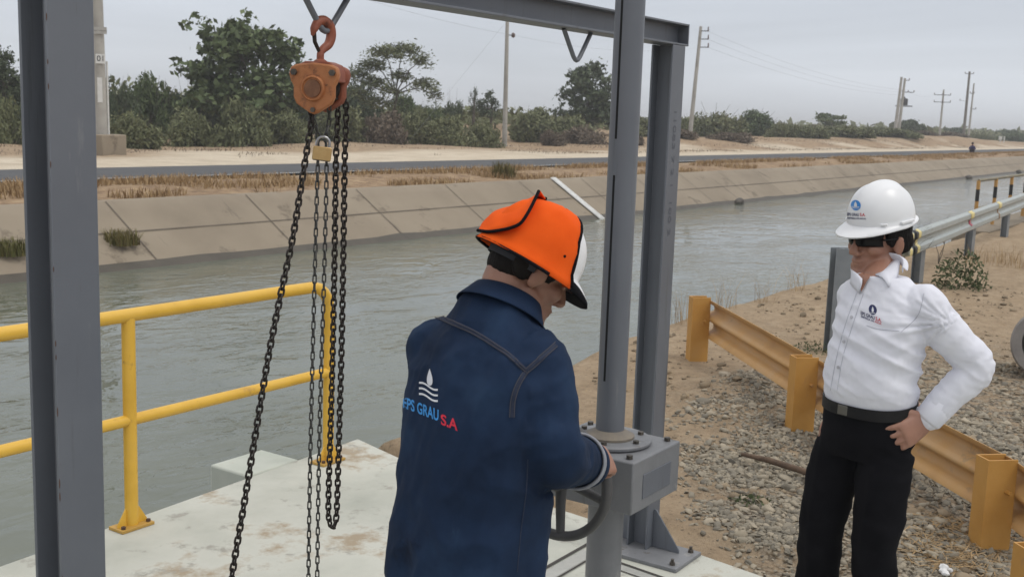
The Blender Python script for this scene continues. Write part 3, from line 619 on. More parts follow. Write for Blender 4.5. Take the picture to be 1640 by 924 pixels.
lf_dry = mat('dry_twigs', [(.11, .09, .068), (.16, .13, .10), (.22, .18, .14)], .9, island=True, spec=.1)
bark = mat('bark', [(.06, .05, .04), (.12, .10, .08)], .9, scale=8)
bush_me = []
for k in range(6):
    P = lobes(15+2*k, .8); r = RNG.uniform(.22, .42, len(P)); C = in_lobes(P, r, 7000, .3); C = C[C[:, 2] > -.02]
    me1 = leaves('bush_foliage', C, .058, .36, up=.2)
    d = RNG.normal(size=(500, 3)); d[:, 2] = np.abs(d[:, 2])*.8+.1; d /= np.linalg.norm(d, axis=1)[:, None]
    bush_me.append(me1)
stem_b = []
for k in range(3):
    g = MB()
    for i in range(26):
        a = random.uniform(0, 6.28); e_ = random.uniform(.25, 1.25); L_ = random.uniform(.7, 1.12); d = V((math.cos(a)*math.cos(e_), math.sin(a)*math.cos(e_), math.sin(e_)))
        g.tube([(0, 0, 0), d*L_*.5+V((random.gauss(0, .05), random.gauss(0, .05), 0)), d*L_], [.012, .008, .003], 4, caps=False)
    stem_b.append(g.mesh('bush_stem'))
for me in bush_me+stem_b: pass
bn = {}
def bush(px, wpx, top, Y, kind, label, group='shrubs on the far side of the road', name='bush'):
    """px: centre, wpx: width and top: upper edge as seen in the photograph; Y: how far across the canal it grows"""
    b = onY(px, 240, Y); x = b.x; z0 = gz(x, Y)-.05; zt_ = onY(px, top, Y).z; D = (V((x, Y, z0))-CC).dot(CF)
    w = wpx/FPX*D/2; h = max(.5, zt_-z0)
    o = thing(name, label, 'bush', (x, Y, z0), group)
    sc = V((w*.93, w*.93*random.uniform(.8, 1.1), h*1.10)); rz = random.uniform(0, 6.28)
    q = None
    for me, mt, nm in ((random.choice(bush_me), kind, 'foliage'), (random.choice(stem_b), bark if kind is not lf_dry else lf_dry, 'stem')):
        key = (me.name, mt.name)
        if key not in bn:
            m2 = me.copy(); m2.name = nm; m2.materials.append(mt); bn[key] = m2
        c = bpy.data.objects.new(nm, bn[key]); COL.objects.link(c); c.parent = o; c.scale = sc; c.rotation_euler = (0, 0, rz)
    return o
OL, GRN, DK, DRY = lf_olive, lf_green, lf_dark, lf_dry
for a in [
 (8, 90, 155, 42.5, OL, 'olive shrub left of the near grey steel post, by the sandy verge'),
 (212, 105, 176, 41.5, OL, 'low olive shrub just right of the numbered concrete pole'),
 (300, 120, 172, 43.5, OL, 'pale olive shrub under the left side of the broad leaved tree'),
 (385, 150, 160, 42.0, OL, 'wide olive shrub under the middle of the broad leaved tree'),
 (455, 110, 172, 42.5, OL, 'olive shrub seen just left of the orange chain hoist'),
 (545, 120, 168, 43.0, OL, 'olive shrub seen behind the hoist chains'),
 (612, 100, 176, 41.5, DRY, 'dry brownish shrub below the flat topped acacia'),
 (668, 100, 172, 43.5, OL, 'olive shrub to the right below the flat topped acacia'),
 (715, 120, 184, 41.0, OL, 'low olive thorn bush left of the slim concrete pole'),
 (770, 80, 190, 40.8, OL, 'small dark olive thorn bush touching the foot of the slim concrete pole'),
 (850, 110, 170, 45.5, OL, 'olive shrub right behind the slim concrete pole'),
 (905, 130, 184, 43.0, OL, 'olive shrub below the round tree, left part'),
 (935, 110, 200, 40.5, DRY, 'leafless brown brush in front of the round tree'),
 (880, 60, 208, 40.0, DRY, 'low leafless brown brush between slim concrete pole and round tree'),
 (1020, 120, 184, 42.0, OL, 'olive shrub half hidden by the slotted spindle tube'),
 (1140, 130, 170, 45.0, OL, 'large domed olive shrub right of the pole with three short arms'),
 (1108, 80, 184, 46.0, OL, 'olive shrub behind the foot of the pole with three short arms'),
 (1205, 110, 174, 47.0, GRN, 'greenish feathery shrub on the sand mound'),
 (1252, 60, 190, 42.0, OL, 'small olive shrub right of the greenish one on the sand mound'),
 (1292, 80, 197, 40.0, OL, 'low olive shrub left of the small umbrella shaped tree'),
 (1350, 110, 197, 38.5, OL, 'wide olive shrub spilling down the mound in front of the umbrella shaped tree'),
 (1400, 70, 203, 40.0, OL, 'olive shrub halfway between umbrella shaped tree and transformer poles'),
 (1432, 90, 205, 37.5, OL, 'olive shrub spilling down below the transformer poles'),
 (1478, 60, 209, 41.0, DRY, 'brownish shrub right of the transformer poles'),
 (1522, 64, 211, 40.0, DRY, 'brownish shrub right of the pole with two cross arms'),
 (1572, 50, 213, 41.0, OL, 'small olive shrub behind the distant crouching person'),
 (1622, 70, 212, 42.0, GRN, 'green shrub by the white marker posts'),
 (1172, 90, 208, 37.0, DRY, 'low brown scrub on the slope below the greenish feathery shrub'),
 (1085, 70, 205, 38.0, DRY, 'low brown scrub seen between frame post and three armed pole'),
 (1010, 60, 214, 37.5, DRY, 'low brown scrub just left of the slotted spindle tube foot in the distance')]: bush(*a)
for a in [
 (185, 90, 124, 50, DK, 'dark green tall bush right behind the numbered concrete pole'),
 (240, 110, 116, 51, GRN, 'tall green bush, second to the right of the numbered concrete pole'),
 (300, 100, 126, 50, DK, 'dark tall bush left of the broad leaved tree trunk'),
 (350, 110, 128, 53, DK, 'dark tall bush at the broad leaved tree trunk'),
 (420, 120, 126, 50, DK, 'dark tall bush right below the broad leaved tree crown'),
 (500, 100, 128, 52, DK, 'dark tall bush behind the orange chain hoist'),
 (575, 110, 122, 53, DK, 'dark tall bush left of the acacia trunk'),
 (645, 90, 146, 52, GRN, 'rounded green bush right of the acacia trunk'),
 (690, 70, 164, 50, GRN, 'bright green bush between acacia and slim concrete pole'),
 (722, 56, 148, 53, DK, 'round dark green bush nearest the two small saplings'),
 (20, 100, 128, 50, DK, 'dark tall bush left of the near grey steel post'),
 (1060, 90, 176, 58, DK, 'dark bush between spindle tube and pole with three short arms')]: bush(*a, group='taller bushes behind the roadside shrubs', name='tall_bush')
def limb(g, p, d, L_, r, depth, tips, spread=.55):
    p = V(p); d = V(d).normalized(); mid = p+d*L_*.5+V((random.gauss(0, .05), random.gauss(0, .05), 0))*L_; e_ = p+d*L_
    g.tube([p, mid, e_], [r, r*.82, r*.62], 6, caps=False)
    if depth == 0: tips.append(e_); return
    for i in range(random.choice((2, 3, 3))):
        a, b, _ = frame(d); t = random.uniform(0, 6.28); q = (d+(a*math.cos(t)+b*math.sin(t))*random.uniform(.5, 1)*spread*1.5).normalized(); q.z = q.z*.8+.12
        limb(g, e_, q, L_*random.uniform(.55, .85), r*.6, depth-1, tips, spread)
def tree(name, label, cat, px, base, top, wpx, Y, mt, style, group='trees beyond the road'):
    x = onY(px, 240, Y).x; z0 = gz(x, Y)-.1; zt_ = onY(px, top, Y).z; D = (V((x, Y, z0))-CC).dot(CF); w = wpx/FPX*D/2; h = zt_-z0
    o = thing(name, label, cat, (x, Y, z0), group); g = MB(); tips = []; O = V((x, Y, z0)); rt = V((CR.x, CR.y, 0)).normalized(); fw = V((CF.x, CF.y, 0)).normalized()
    if style == 'broad':
        g.tube([O, O+V((.1, 0, h*.25)), O+V((0, .1, h*.45))], [.2, .15, .12], 8, caps=False)
        C = []
        for i in range(38):
            a = random.uniform(0, 6.28); rr = random.uniform(.1, 1)**.5; zf = random.uniform(.30, .95); wid = max(.1, 1-((zf-.50)/.52)**2)**.36; e_ = O+rt*(math.cos(a)*rr*w*wid)+fw*(math.sin(a)*rr*w*.7*wid)+V((0, 0, h*zf))
            m_ = O+V((0, 0, h*min(.45, zf*.7))); g.tube([m_, m_.lerp(e_, .5)+V((0, 0, .08*h*random.random())), e_], [.06, .04, .018], 5, caps=False)
            tips.append(e_)
            for q in range(3):
                e2 = e_+rt*random.gauss(0, .12*w)+fw*random.gauss(0, .12*w)+V((0, 0, random.gauss(0, .05*h))); g.tube([m_.lerp(e_, .7), e2], [.03, .012], 4, caps=False); tips.append(e2)
        for t in tips:
            for c in range(3):
                cc = np.array(t)+RNG.normal(size=3)*[.10*w, .10*w, .07*w]; C.append(cc+RNG.normal(size=(20, 3))*[.05*w, .05*w, .045*w])
        me = leaves('crown', np.concatenate(C), .085*w*.55, .62, flat=.1)
    elif style == 'acacia':
        tr = O+V((0, 0, h*.5)); g.tube([O, O+rt*(-.05*w)+V((0, 0, h*.3)), tr+rt*.04*w], [.13, .10, .08], 7, caps=False); C = []
        for dx, zf, rw, n_ in ((-.25, .93, .55, 900), (.15, .97, .62, 1000), (-.6, .80, .45, 700), (.62, .86, .32, 420), (.1, .70, .40, 420), (.72, .62, .40, 560), (.98, .52, .22, 220), (-.55, .62, .40, 500), (-.15, .55, .3, 250), (-.9, .70, .4, 600), (-1.0, .5, .5, 600), (-.4, .42, .5, 600)):
            c = O+rt*(dx*w)+fw*(random.uniform(-.3, .3)*w)+V((0, 0, zf*h)); g.tube([tr, tr.lerp(c, .55)+V((0, 0, .05*h)), c-V((0, 0, .02*h))], [.05, .035, .012], 5, caps=False)
            for q in range(5): e2 = c+rt*random.uniform(-1, 1)*rw*w*.7+fw*random.uniform(-1, 1)*rw*w*.6; g.tube([c-V((0, 0, .03*h)), e2], [.015, .006], 4, caps=False)
            p = RNG.normal(size=(n_, 3))*.42; lay = p[:, :1]*np.array(rt)*rw*w+p[:, 1:2]*np.array(fw)*rw*w+p[:, 2:]*np.array([0, 0, .075*h])
            lay[:, 2] -= .05*h*(p[:, 0]**2+p[:, 1]**2)
            C.append(np.array(c)+lay)
        me = leaves('crown', np.concatenate(C), .048*w, .3, flat=.5)
    else:
        g.tube([O, O+V((0, 0, h*.35)), O+rt*.05*w+V((0, 0, h*.8))], [.16, .11, .04], 7, caps=False); C = []
        k = {'dense': 48, 'small': 16, 'umbrella': 20}[style]
        for i in range(k):
            zf = random.uniform(.22, .97) if style == 'dense' else random.uniform(.45, .97); wid = math.sin(math.pi*min(1, .18+zf*.80))**.7 if style != 'umbrella' else .5+.5*zf
            a = random.uniform(0, 6.28); rr = random.uniform(.3, 1)*wid; c = O+rt*(math.cos(a)*rr*w)+fw*(math.sin(a)*rr*w)+V((0, 0, zf*h)); m_ = O+V((0, 0, zf*h*.75))
            g.tube([m_, c], [.04, .012], 4, caps=False); C.append(np.array(c)+RNG.normal(size=(95, 3))*[.13*w, .13*w, .045*h])
        me = leaves('crown', np.concatenate(C), .07*w, .5)
    g.build('trunk', bark, o, sharp=0); link('crown', me, mt, o, sharp=0)
    return o
tree('broadleaf_tree', 'large broad leaved tree rising behind the orange hoist, left of it', 'tree', 402, 215, 44, 214, 47, lf_green, 'broad')
tree('acacia_tree', 'flat topped acacia with layered feathery branches', 'tree', 632, 225, 72, 130, 48, lf_olive, 'acacia')
tree('round_tree', 'dense round dark green tree beside the slotted spindle tube', 'tree', 938, 232, 103, 100, 46, lf_dark, 'dense')
tree('broadleaf_tree', 'dark leafy tree at the left edge of the photo', 'tree', 8, 218, 84, 80, 50, lf_dark, 'dense')
tree('sapling', 'small sapling with a round leaf tuft, left of the other sapling', 'tree', 757, 230, 140, 22, 52, lf_dark, 'small')
tree('sapling', 'wider small sapling close to the slim concrete pole', 'tree', 785, 230, 146, 50, 52, lf_dark, 'small')
tree('umbrella_tree', 'small umbrella shaped tree on the far right skyline', 'tree', 1328, 225, 183, 58, 50, lf_green, 'umbrella')
tree('round_tree', 'dark rounded tree behind the transformer poles', 'tree', 1452, 235, 193, 50, 50, lf_dark, 'dense')
tree('round_tree', 'dark bushy tree left of the farthest pair of poles', 'tree', 1527, 235, 206, 44, 52, lf_dark, 'dense')
tree('round_tree', 'green tree beyond the white marker posts', 'tree', 1612, 238, 209, 44, 52, lf_green, 'dense')
# distant thicket: one uncountable mass
C = []
X = RNG.uniform(0, 1, 46000)**1.9*380+8
Yb = RNG.uniform(52, 76, 46000); hh = 2.5+1.2*np.array([noise.noise(V((x*.11, y*.09, 2))) for x, y in zip(X, Yb)]).clip(-1, 1)
hh = hh*(1-.62*sstep(50, 90, X)); zz = RNG.uniform(0, 1, 46000)**.7*hh
C = np.stack([X, Yb, .25+.75*sstep(62, 82, X)+zz], -1)
setp(link('thicket', leaves('thicket', C, .32+.0*X, .5, up=.15) if False else leaves('thicket', C, np.clip(.22+X*.0012, .2, .6), .5, up=.1), lf_olive, None, sharp=0), 'continuous olive thicket along the horizon behind the separate shrubs', None, None, 'stuff')
X = RNG.uniform(200, 1500, 9000); Yb = RNG.uniform(46, 120, 9000)+X*.02
setp(link('far_thicket', leaves('far_thicket', np.stack([X, Yb, .3+RNG.uniform(0, 1, 9000)*2.6], -1), .7, .5, up=.1), lf_olive, None, sharp=0), 'far scrub on the right horizon', None, None, 'stuff')
# dry straw on the verge, tufts and weeds
straw_m = mat('straw', [(.22, .14, .07), (.34, .235, .125), (.46, .34, .20)], .9, island=True, spec=.1)
def blades(P, h, w, lean=.5):
    P = np.asarray(P, float); n = len(P); a = RNG.uniform(0, 6.283, n); hz = h*RNG.uniform(.4, 1.2, n); ln = RNG.uniform(0, lean, n)*hz
    d = np.stack([np.cos(a), np.sin(a), 0*a], -1); s_ = np.stack([-np.sin(a), np.cos(a), 0*a], -1)*(w*RNG.uniform(.6, 1.3, n))[:, None]
    t = P+d*ln[:, None]+np.stack([0*a, 0*a, hz], -1); m_ = P+d*(ln*.35)[:, None]+np.stack([0*a, 0*a, hz*.6], -1)
    v = np.stack([P-s_, P+s_, m_+s_*.75, m_-s_*.75, t+s_*.15, t-s_*.15], 1).reshape(-1, 3); i = np.arange(n)[:, None]*6
    return np_mesh('blades', v, np.concatenate([i+[0, 1, 2, 3], i+[3, 2, 4, 5]]))
x = RNG.uniform(0, 1, 60000)**1.5*120+7; y = RNG.uniform(17.75, 21.7, 60000); k = np.array([noise.noise(V((a*.35, b*.8, 4))) for a, b in zip(x, y)])+.25*np.exp(-((y-20.8)/.8)**2) > .10
x, y = x[k], y[k]; z = np.array([gz(a, b) for a, b in zip(x, y)])
setp(link('dry_grass', blades(np.stack([x, y, z-.02], -1), .19, .012, .9), straw_m, None, sharp=0), 'short straw coloured dry grass on the verge between canal lining and road', None, None, 'stuff')
x = RNG.uniform(0, 1, 15000)**1.1*130+20; y = RNG.uniform(30.5, 42, 15000); k = np.array([noise.noise(V((a*.15, b*.4, 9))) for a, b in zip(x, y)]) > .05+.5*np.clip((37-y)/5, 0, 1)*(x < 48)
x, y = x[k], y[k]; z = np.array([gz(a, b) for a, b in zip(x, y)])
setp(link('brush_litter', blades(np.stack([x, y, z-.02], -1), .13, .014, 1.6), lf_dry, None, sharp=0), 'dry twig litter on the sand at the foot of the shrubs', None, None, 'stuff')
def tuft(name, label, p, r, h, n, mt, group=None, w=.004, cat='grass tuft', lean=.9):
    p = V(p); a = RNG.uniform(0, 6.283, n); rr = r*np.sqrt(RNG.uniform(0, 1, n)); P = np.stack([p.x+rr*np.cos(a), p.y+rr*np.sin(a), np.full(n, p.z)], -1)
    return setp(link(name, blades(P, h, w, lean), mt, None, sharp=0), label, cat, group)
ygr = mat('yellow_green_grass', [(.16, .12, .05), (.14, .13, .05), (.09, .10, .035)], .9, island=True, spec=.1)
tuft('grass_tuft', 'grass tuft growing from a lining joint right of the near grey steel post', lin(12.25, .37, -.03), .30, .25, 420, ygr, 'tufts on the lining', .010)
tuft('grass_tuft', 'grass tuft on the lining at the left edge of the photo', lin(10.15, .36, -.03), .28, .25, 380, ygr, 'tufts on the lining', .010)
q = onz(776, 290, .15); tuft('grass_tuft', 'small dark tuft on the dry verge above the lining', (27.2, 18.9, .12), .35, .42, 350, ygr, 'tufts on the verge', .012)
grw = mat('weed_green', [(.045, .065, .03), (.08, .10, .045), (.13, .13, .07)], .8, island=True, spec=.2)
def weed(label, x, y, r, h, n, mt=grw, name='weed', w=.005, group='weeds on the near bank'):
    p = V((x, y, gz(x, y)-.01))
    if mt is straw_m: return tuft(name, label, p, r, h, n, mt, group, w, 'weed', 1.1)
    d = RNG.normal(size=(n, 3)); d[:, 2] = np.abs(d[:, 2]); d /= np.linalg.norm(d, axis=1)[:, None]; q = d*(RNG.uniform(.2, 1, n)**.6)[:, None]*[r, r, h]
    o = thing(name, label, 'weed', p, group); link('foliage', leaves('foliage', np.array(p)+q, max(.012, .05*h+.008), .35, up=.3), mt, o, sharp=0); return o
weed('bushy green weed growing under the galvanised barrier', 14.5, 3.15, .36, .50, 650)
weed('dry yellowish weed below the galvanised barrier near the second post', 17.6, 3.2, .6, .26, 260, straw_m, w=.003)
weed('grey-green weed left of the tall bare post', 9.3, 3.15, .22, .10, 300)
weed('small green weed in the gravel near the rusty rod', 5.25, 2.05, .12, .05, 160, w=.004)
weed('tiny green weed in the sand beside the gearbox', 5.62, 2.72, .07, .05, 90, w=.004)
for i, (px, py, lab) in enumerate([(1075, 500, 'thin dry stalks on the bank edge behind the frame post'), (1150, 480, 'thin dry stalks on the bank edge above the first orange post'), (1212, 470, 'thin dry stalks at the water right of the first orange post'), (1262, 452, 'reddish dry stalks at the water left of the tall bare post')]):
    p = onz(px, py+8, 0); weed(lab, p.x, p.y-.10, .12, .34, 26, straw_m, 'dry_stalks', .0022)
x = RNG.uniform(4.8, 24, 5200); y = RNG.uniform(-.5, 4.6, 5200); k = np.array([noise.noise(V((a*.9, b*.9, 14))) for a, b in zip(x, y)]) > .18; x, y = x[k], y[k]
P = np.stack([x, y, np.array([gz(a, b) for a, b in zip(x, y)])+.004], -1)
setp(link('straw_litter', leaves('straw_litter', P, .028, .06, flat=.92), straw_m, None, sharp=0), 'scattered bits of dry straw on the near bank', None, None, 'stuff')
x = RNG.uniform(4.95, 5.6, 900); y = RNG.normal(1.05, .12, 900); P = np.stack([x, y, np.array([gz(a, b) for a, b in zip(x, y)])+.012], -1)
setp(link('straw_litter', leaves('straw_litter', P, .045, .05, flat=.85), straw_m, None, sharp=0), 'patch of pale straw beside the last orange post', None, None, 'stuff')
# bare twiggy shrub behind the galvanised barrier
g = MB(); tips = []; bp_ = V((14.2, 3.85, gz(14.2, 3.85)))
for i in range(4): limb(g, bp_, V((random.gauss(0, .25), random.gauss(0, .35), 1)), .34, .007, 3, tips, .5)
setp(g.build('bare_shrub', bark, sharp=0), 'leafless twiggy shrub between the galvanised barrier and the water', 'shrub')
g = MB(); bp_ = V((16.9, 4.0, gz(16.9, 4.0)))
for i in range(3): limb(g, bp_, V((random.gauss(0, .35), random.gauss(0, .35), 1)), .30, .006, 3, tips, .6)
setp(g.build('bare_shrub', bark, sharp=0), 'thin leafless shrub behind the red reflector', 'shrub')
mp_ = thing('marker_plate', 'small dark grey plate on a stake at the water behind the twiggy shrub', 'marker', (14.3, 4.3, -.1))
MB().cyl((14.35, 4.3, -.4), (14.35, 4.3, .74), .010, n=8).build('stake', gpst, mp_); MB().box((14.30, 4.32, .80), (.26, .012, .10), Matrix.Rotation(R(-35), 3, 'Z') @ Matrix.Rotation(R(8), 3, 'Y')).build('plate', mat('dark_plate', (.10, .105, .12), .6), mp_)
# stones
stone_m = mat('stones', [(.12, .11, .092), (.23, .205, .16), (.33, .285, .215), (.45, .39, .30)], .85, island=True, spec=.3)
bmi = bmesh.new(); bmesh.ops.create_icosphere(bmi, subdivisions=2, radius=1); bv = np.array([v.co[:] for v in bmi.verts]); bf = np.array([[v.index for v in f.verts] for f in bmi.faces]); bmi.free()
bmi = bmesh.new(); bmesh.ops.create_icosphere(bmi, subdivisions=1, radius=1); sv = np.array([v.co[:] for v in bmi.verts]); sf = np.array([[v.index for v in f.verts] for f in bmi.faces]); bmi.free()
def stones(n, size, tv, tf, region, sink=.35):
    P = []
    while len(P) < n:
        x = RNG.uniform(region[0], region[1], 4000); y = RNG.uniform(region[2], region[3], 4000)
        pr = gravel_frac(x, y); k = (RNG.uniform(0, 1, 4000) < pr*(.25+.9*(np.array([noise.noise(V((a*2.2, b*2.2, 3))) for a, b in zip(x, y)]) > -.12))) & ((x > 4.35+.145*(y-1.5)+.06) | (y < -.5))
        dd = x-y
        P += list(zip(x[k], y[k]))
    P = np.array(P[:n]); z = np.array([gz(a, b) for a, b in P]); s = size*np.exp(RNG.normal(0, .42, n)).clip(.4, 2.6)
    a, b = rot_rand(n); c = np.cross(a, b); ax_ = np.stack([s*RNG.uniform(.9, 1.35, n), s*RNG.uniform(.7, 1.0, n), s*RNG.uniform(.45, .75, n)], -1)
    T = tv[None]*(1+.16*RNG.normal(size=(n, len(tv), 1))) if len(tv) < 50 else tv[None]*(1+.13*np.sin(tv[None] @ RNG.normal(size=(n, 3, 1))*2.2+RNG.uniform(0, 6, (n, 1, 1))))
    T = T*ax_[:, None]; z = z+s*(.62-sink)*.6
    v = T[..., :1]*a[:, None]+T[..., 1:2]*b[:, None]+T[..., 2:]*c[:, None]; v[..., 2] *= .7
    v = v+np.stack([P[:, 0], P[:, 1], z], -1)[:, None]
    f = tf[None]+(np.arange(n)*len(tv))[:, None, None]
    return v.reshape(-1, 3), f.reshape(-1, 3)
for nm, n_, sz, reg in (('gravel', 22000, .0115, (4.4, 7.8, .2, 3.1)), ('gravel', 7000, .0150, (4.4, 10, -1.2, 3.2))):
    v, f = stones(n_, sz, sv if sz < .014 else bv, sf if sz < .014 else bf, reg)
    setp(link(nm, np_mesh(nm, v, f), stone_m, None, sharp=0 if sz > .014 else 60), 'grey and tan river gravel spread around the orange barrier' if sz > .014 else 'fine gravel between platform and orange barrier', None, None, 'stuff')
v, f = stones(130, .020, bv, bf, (4.6, 8.6, .4, 3.3)); setp(link('cobbles', np_mesh('cobbles', v, f), stone_m, None, sharp=0), 'larger loose stones along the orange barrier', None, None, 'stuff')
n_ = 3200; x = RNG.uniform(4.9, 15, n_); y = RNG.uniform(.2, 4.5, n_); k = np.array([noise.noise(V((a*1.3, b*1.3, 77))) for a, b in zip(x, y)]) > -.1; x, y = x[k], y[k]; n_ = len(x)
z = np.array([gz(a, b) for a, b in zip(x, y)]); s = .010*np.exp(RNG.normal(0, .6, n_)).clip(.4, 4); T = sv[None]*(1+.2*RNG.normal(size=(n_, len(sv), 1)))*s[:, None, None]*[1.2, 1, .7]
v = (T+np.stack([x, y, z+s*.2], -1)[:, None]).reshape(-1, 3); f = (sf[None]+(np.arange(n_)*len(sv))[:, None, None]).reshape(-1, 3)
setp(link('pebbles', np_mesh('pebbles', v, f), mat('clods', [(.14, .11, .075), (.26, .205, .14), (.40, .33, .235)], .9, island=True, spec=.2), None, sharp=60), 'small clods and pebbles strewn over the sandy bank', None, None, 'stuff')
# stones at the far water line
for i, (px, py, sz, lab) in enumerate([(1160, 322, .22, 'dark rock at the far water line right of the frame'), (1342, 297, .22, 'small dark rock at the far water line above the white hard hat'), (1484, 281, .26, 'small dark rock at the far water line below the transformer poles'), (1570, 273, .25, 'farthest small dark rock at the water line')]):
    p = onz(px, py, ZW+.05); g = MB(); g.ell((p.x, 15.9, ZW+.04), (sz*1.3, sz*.8, sz*.75), n=14, m_=9); me = g.mesh('rock'); displace(me, lambda c, n: .25*sz*noise.noise(c*(1.6/sz)*.5)); setp(link('rock', me, mat('dark_rock', [(.05, .045, .04), (.12, .105, .09)], .8, scale=6), None, sharp=0), lab, 'rock', 'rocks at the far water line')
# rod, litter
s0, s1 = onz(1188, 727, .03), onz(1335, 766, .03)
rodm = mat('rusty_wood', [(.07, .045, .03), (.13, .085, .055)], .9, scale=20)
setp(MB().tube([s0, s0.lerp(s1, .3)+V((0, 0, .006)), s0.lerp(s1, .7)+V((0, 0, -.004)), s1], [.010, .017, .018, .016], 10).build('rod', rodm), 'brown weathered rod lying on the gravel behind the man in white', 'rod')
p = onz(1515, 910, 0); p.z = gz(p.x, p.y)+.03; g = MB()
for q, r_ in (((-.03, 0, 0), (.05, .03, .018)), ((.02, .02, .015), (.035, .03, .02)), ((.05, -.01, -.005), (.03, .02, .012))): g.ell(p+V(q)*.6, V(r_)*.62, Matrix.Rotation(random.random()*3, 3, 'Z'), n=14, m_=9)
me = remesh(g, .004, 1); displace(me, lambda c, n: .006*noise.noise(c*50)+.004*noise.noise(c*110)); setp(link('crumpled_paper', me, mat('paper', [(.62, .62, .62), (.72, .72, .72)], .8), None, sharp=25), 'small crumpled white paper on the gravel at the bottom', 'litter')
cp = at(1682, 545, 9.0); cp.z = .22; pm = mat('old_concrete', [(.19, .175, .165), (.27, .25, .23)], .9, scale=7, bump=.3, bscale=40)
axp = (CC-cp); axp.z = .15*axp.length; axp.normalize()
setp(MB().lathe(cp-axp*.25, axp, [(.20, 0), (.27, 0), (.285, .05), (.285, .45), (.27, .5), (.20, .5), (.20, 0)], 40).build('pipe_ring', pm), 'dark grey concrete ring half buried at the right edge of the photo', 'pipe ring')
# small sand mounds between road and scrub are part of the ground; low brush grows on them
# ------------------------------------------------------------------ poles and wires
pc = mat('pole_concrete', [(.26, .25, .225), (.34, .325, .295), (.40, .385, .35)], .9, scale=1.2, spots=[((.20, .185, .16), 2.5, .36)])
wood = mat('pole_wood', [(.13, .12, .105), (.19, .175, .155)], .9, scale=2); iron_d = mat('dark_iron', (.05, .05, .052), .6); ins = mat('insulator', (.10, .06, .05), .3)
tops = {}
def pole(key, name, label, bpx, bpy_, tpx, tpy, Y, r0, r1, mt=pc, group='utility poles along the road'):
    b = onY(bpx, bpy_, Y); t = onY(tpx, tpy, Y); b.z = min(b.z, gz(b.x, Y)); 
    o = thing(name, label, 'utility pole', b, group); ty = V((b.x+(t.x-b.x), Y, t.z)); MB().cyl(b-V((0, 0, .3)), ty, r0, r1, 16).build('shaft', mt, o); tops[key] = (b, ty, o); return o, b, ty
def arm(o, c, half, ax_, nins=3, off=0, th=.05):
    ax_ = V(ax_).normalized(); a_ = MB().tube([c-ax_*(half-off), c+ax_*(half+off)], th, 6).build('cross_arm', iron_d, o); g = MB()
    for i in range(nins):
        p = c+ax_*(-half+off+2*half*i/max(1, nins-1)); g.lathe(p, (0, 0, 1), [(0, 0), (.03, 0), (.03, .08), (.09, .1), (.05, .16), (.09, .18), (.03, .26), (0, .27)], 8)
    g.build('insulator', ins, a_)
RT = V((CR.x, CR.y, 0)).normalized()
o, b, t = pole('A', 'utility_pole', 'thick concrete pole with number 01 plate, next to the near grey steel post', 163, 216, 150, -200, 34, .215, .15)
cb = MB().box((b.x+.14, 34.15, .40), (1.15, 1.1, .80), Matrix.Rotation(R(10), 3, 'Z')).build('footing', conc, o, bevel=.04)
vdp = (CC-b); vdp.z = 0; vdp.normalize(); sdp = V((0, 0, 1)).cross(vdp); wpm = mat('white_board', [(.55, .55, .53), (.66, .66, .64)], .7, scale=5)
def onpole(py, lat, out): q = onY(160, py, 34); f_ = (q.z-b.z)/(t.z-b.z); c = b.lerp(t, f_); return c+vdp*out+sdp*lat
sg = MB().prism([(-.20, -.13), (.27, -.11), (.27, .12), (-.20, .10)], onpole(50, 0, .215), sdp, (0, 0, 1), .02).build('sign_board', mat('grey_board', [(.30, .29, .27), (.40, .39, .36)], .8, scale=8), o)
nb = MB().prism([(-.16, -.16), (.155, -.16), (.155, .16), (-.16, .16)], onpole(95, .04, .205), sdp, (0, 0, 1), .016).build('number_plate', wpm, o)
def flat_text(body, p, ex, ey, size, mt, parent, name='lettering', thick=0.0):
    tcv = bpy.data.curves.new('txt', 'FONT'); tcv.body = body; tcv.size = size; tcv.align_x = 'CENTER'; tcv.align_y = 'CENTER'; tcv.offset = thick
    to = bpy.data.objects.new('txt', tcv); COL.objects.link(to); dg = bpy.context.evaluated_depsgraph_get(); me = bpy.data.meshes.new_from_object(to.evaluated_get(dg)); bpy.data.objects.remove(to)
    for v in me.vertices: v.co = V(p)+V(ex)*v.co.x+V(ey)*v.co.y
    return link(name, me, mt, parent, sharp=0)
ink = mat('black_ink', (.015, .015, .016), .7)
flat_text('01', onpole(95, .05, .228), sdp, V((0, 0, 1)), .27, ink, nb)
flat_text('\u2014 \u2014\u2014', onpole(50, .05, .243), sdp, V((0, 0, 1)), .14, ink, sg)
for py, h_ in ((138, .28), (157, .16)): MB().prism([(-.09, -h_), (.07, -h_), (.07, h_), (-.09, h_)], onpole(py, .0, .20), sdp, (0, 0, 1), .02).build('white_patch', wpm, o)
MB().tube([b+sdp*.235+V((0, 0, .1)), b+sdp*.21+V((0, 0, 3.2))], .035, 8).build('conduit', wpm, o)
o, b, t = pole('B', 'utility_pole', 'slim pale concrete pole with one insulator, between acacia and round tree', 808, 233, 812.5, 32, 41, .17, .11)
pq = onY(822, 57, 41); MB().cyl(t.lerp(b, .12), pq, .025, n=8).build('bracket', iron_d, o); MB().ell(pq, (.13, .13, .16), n=12, m_=8).build('insulator', ins, o)
o, b, t = pole('C', 'utility_pole', 'concrete pole with three short arms on its right side, behind the frame corner', 1105, 211, 1122.5, 43, 41, .19, .12)
for py in (50, 63, 76):
    c = onY(1121, py, 41); a_ = MB().tube([c, c+RT*.72], .04, 6).build('cross_arm', iron_d, o); MB().lathe(c+RT*.68, (0, 0, 1), [(0, 0), (.05, 0), (.07, .1), (.04, .2), (.07, .25), (0, .4)], 8).build('insulator', ins, a_)
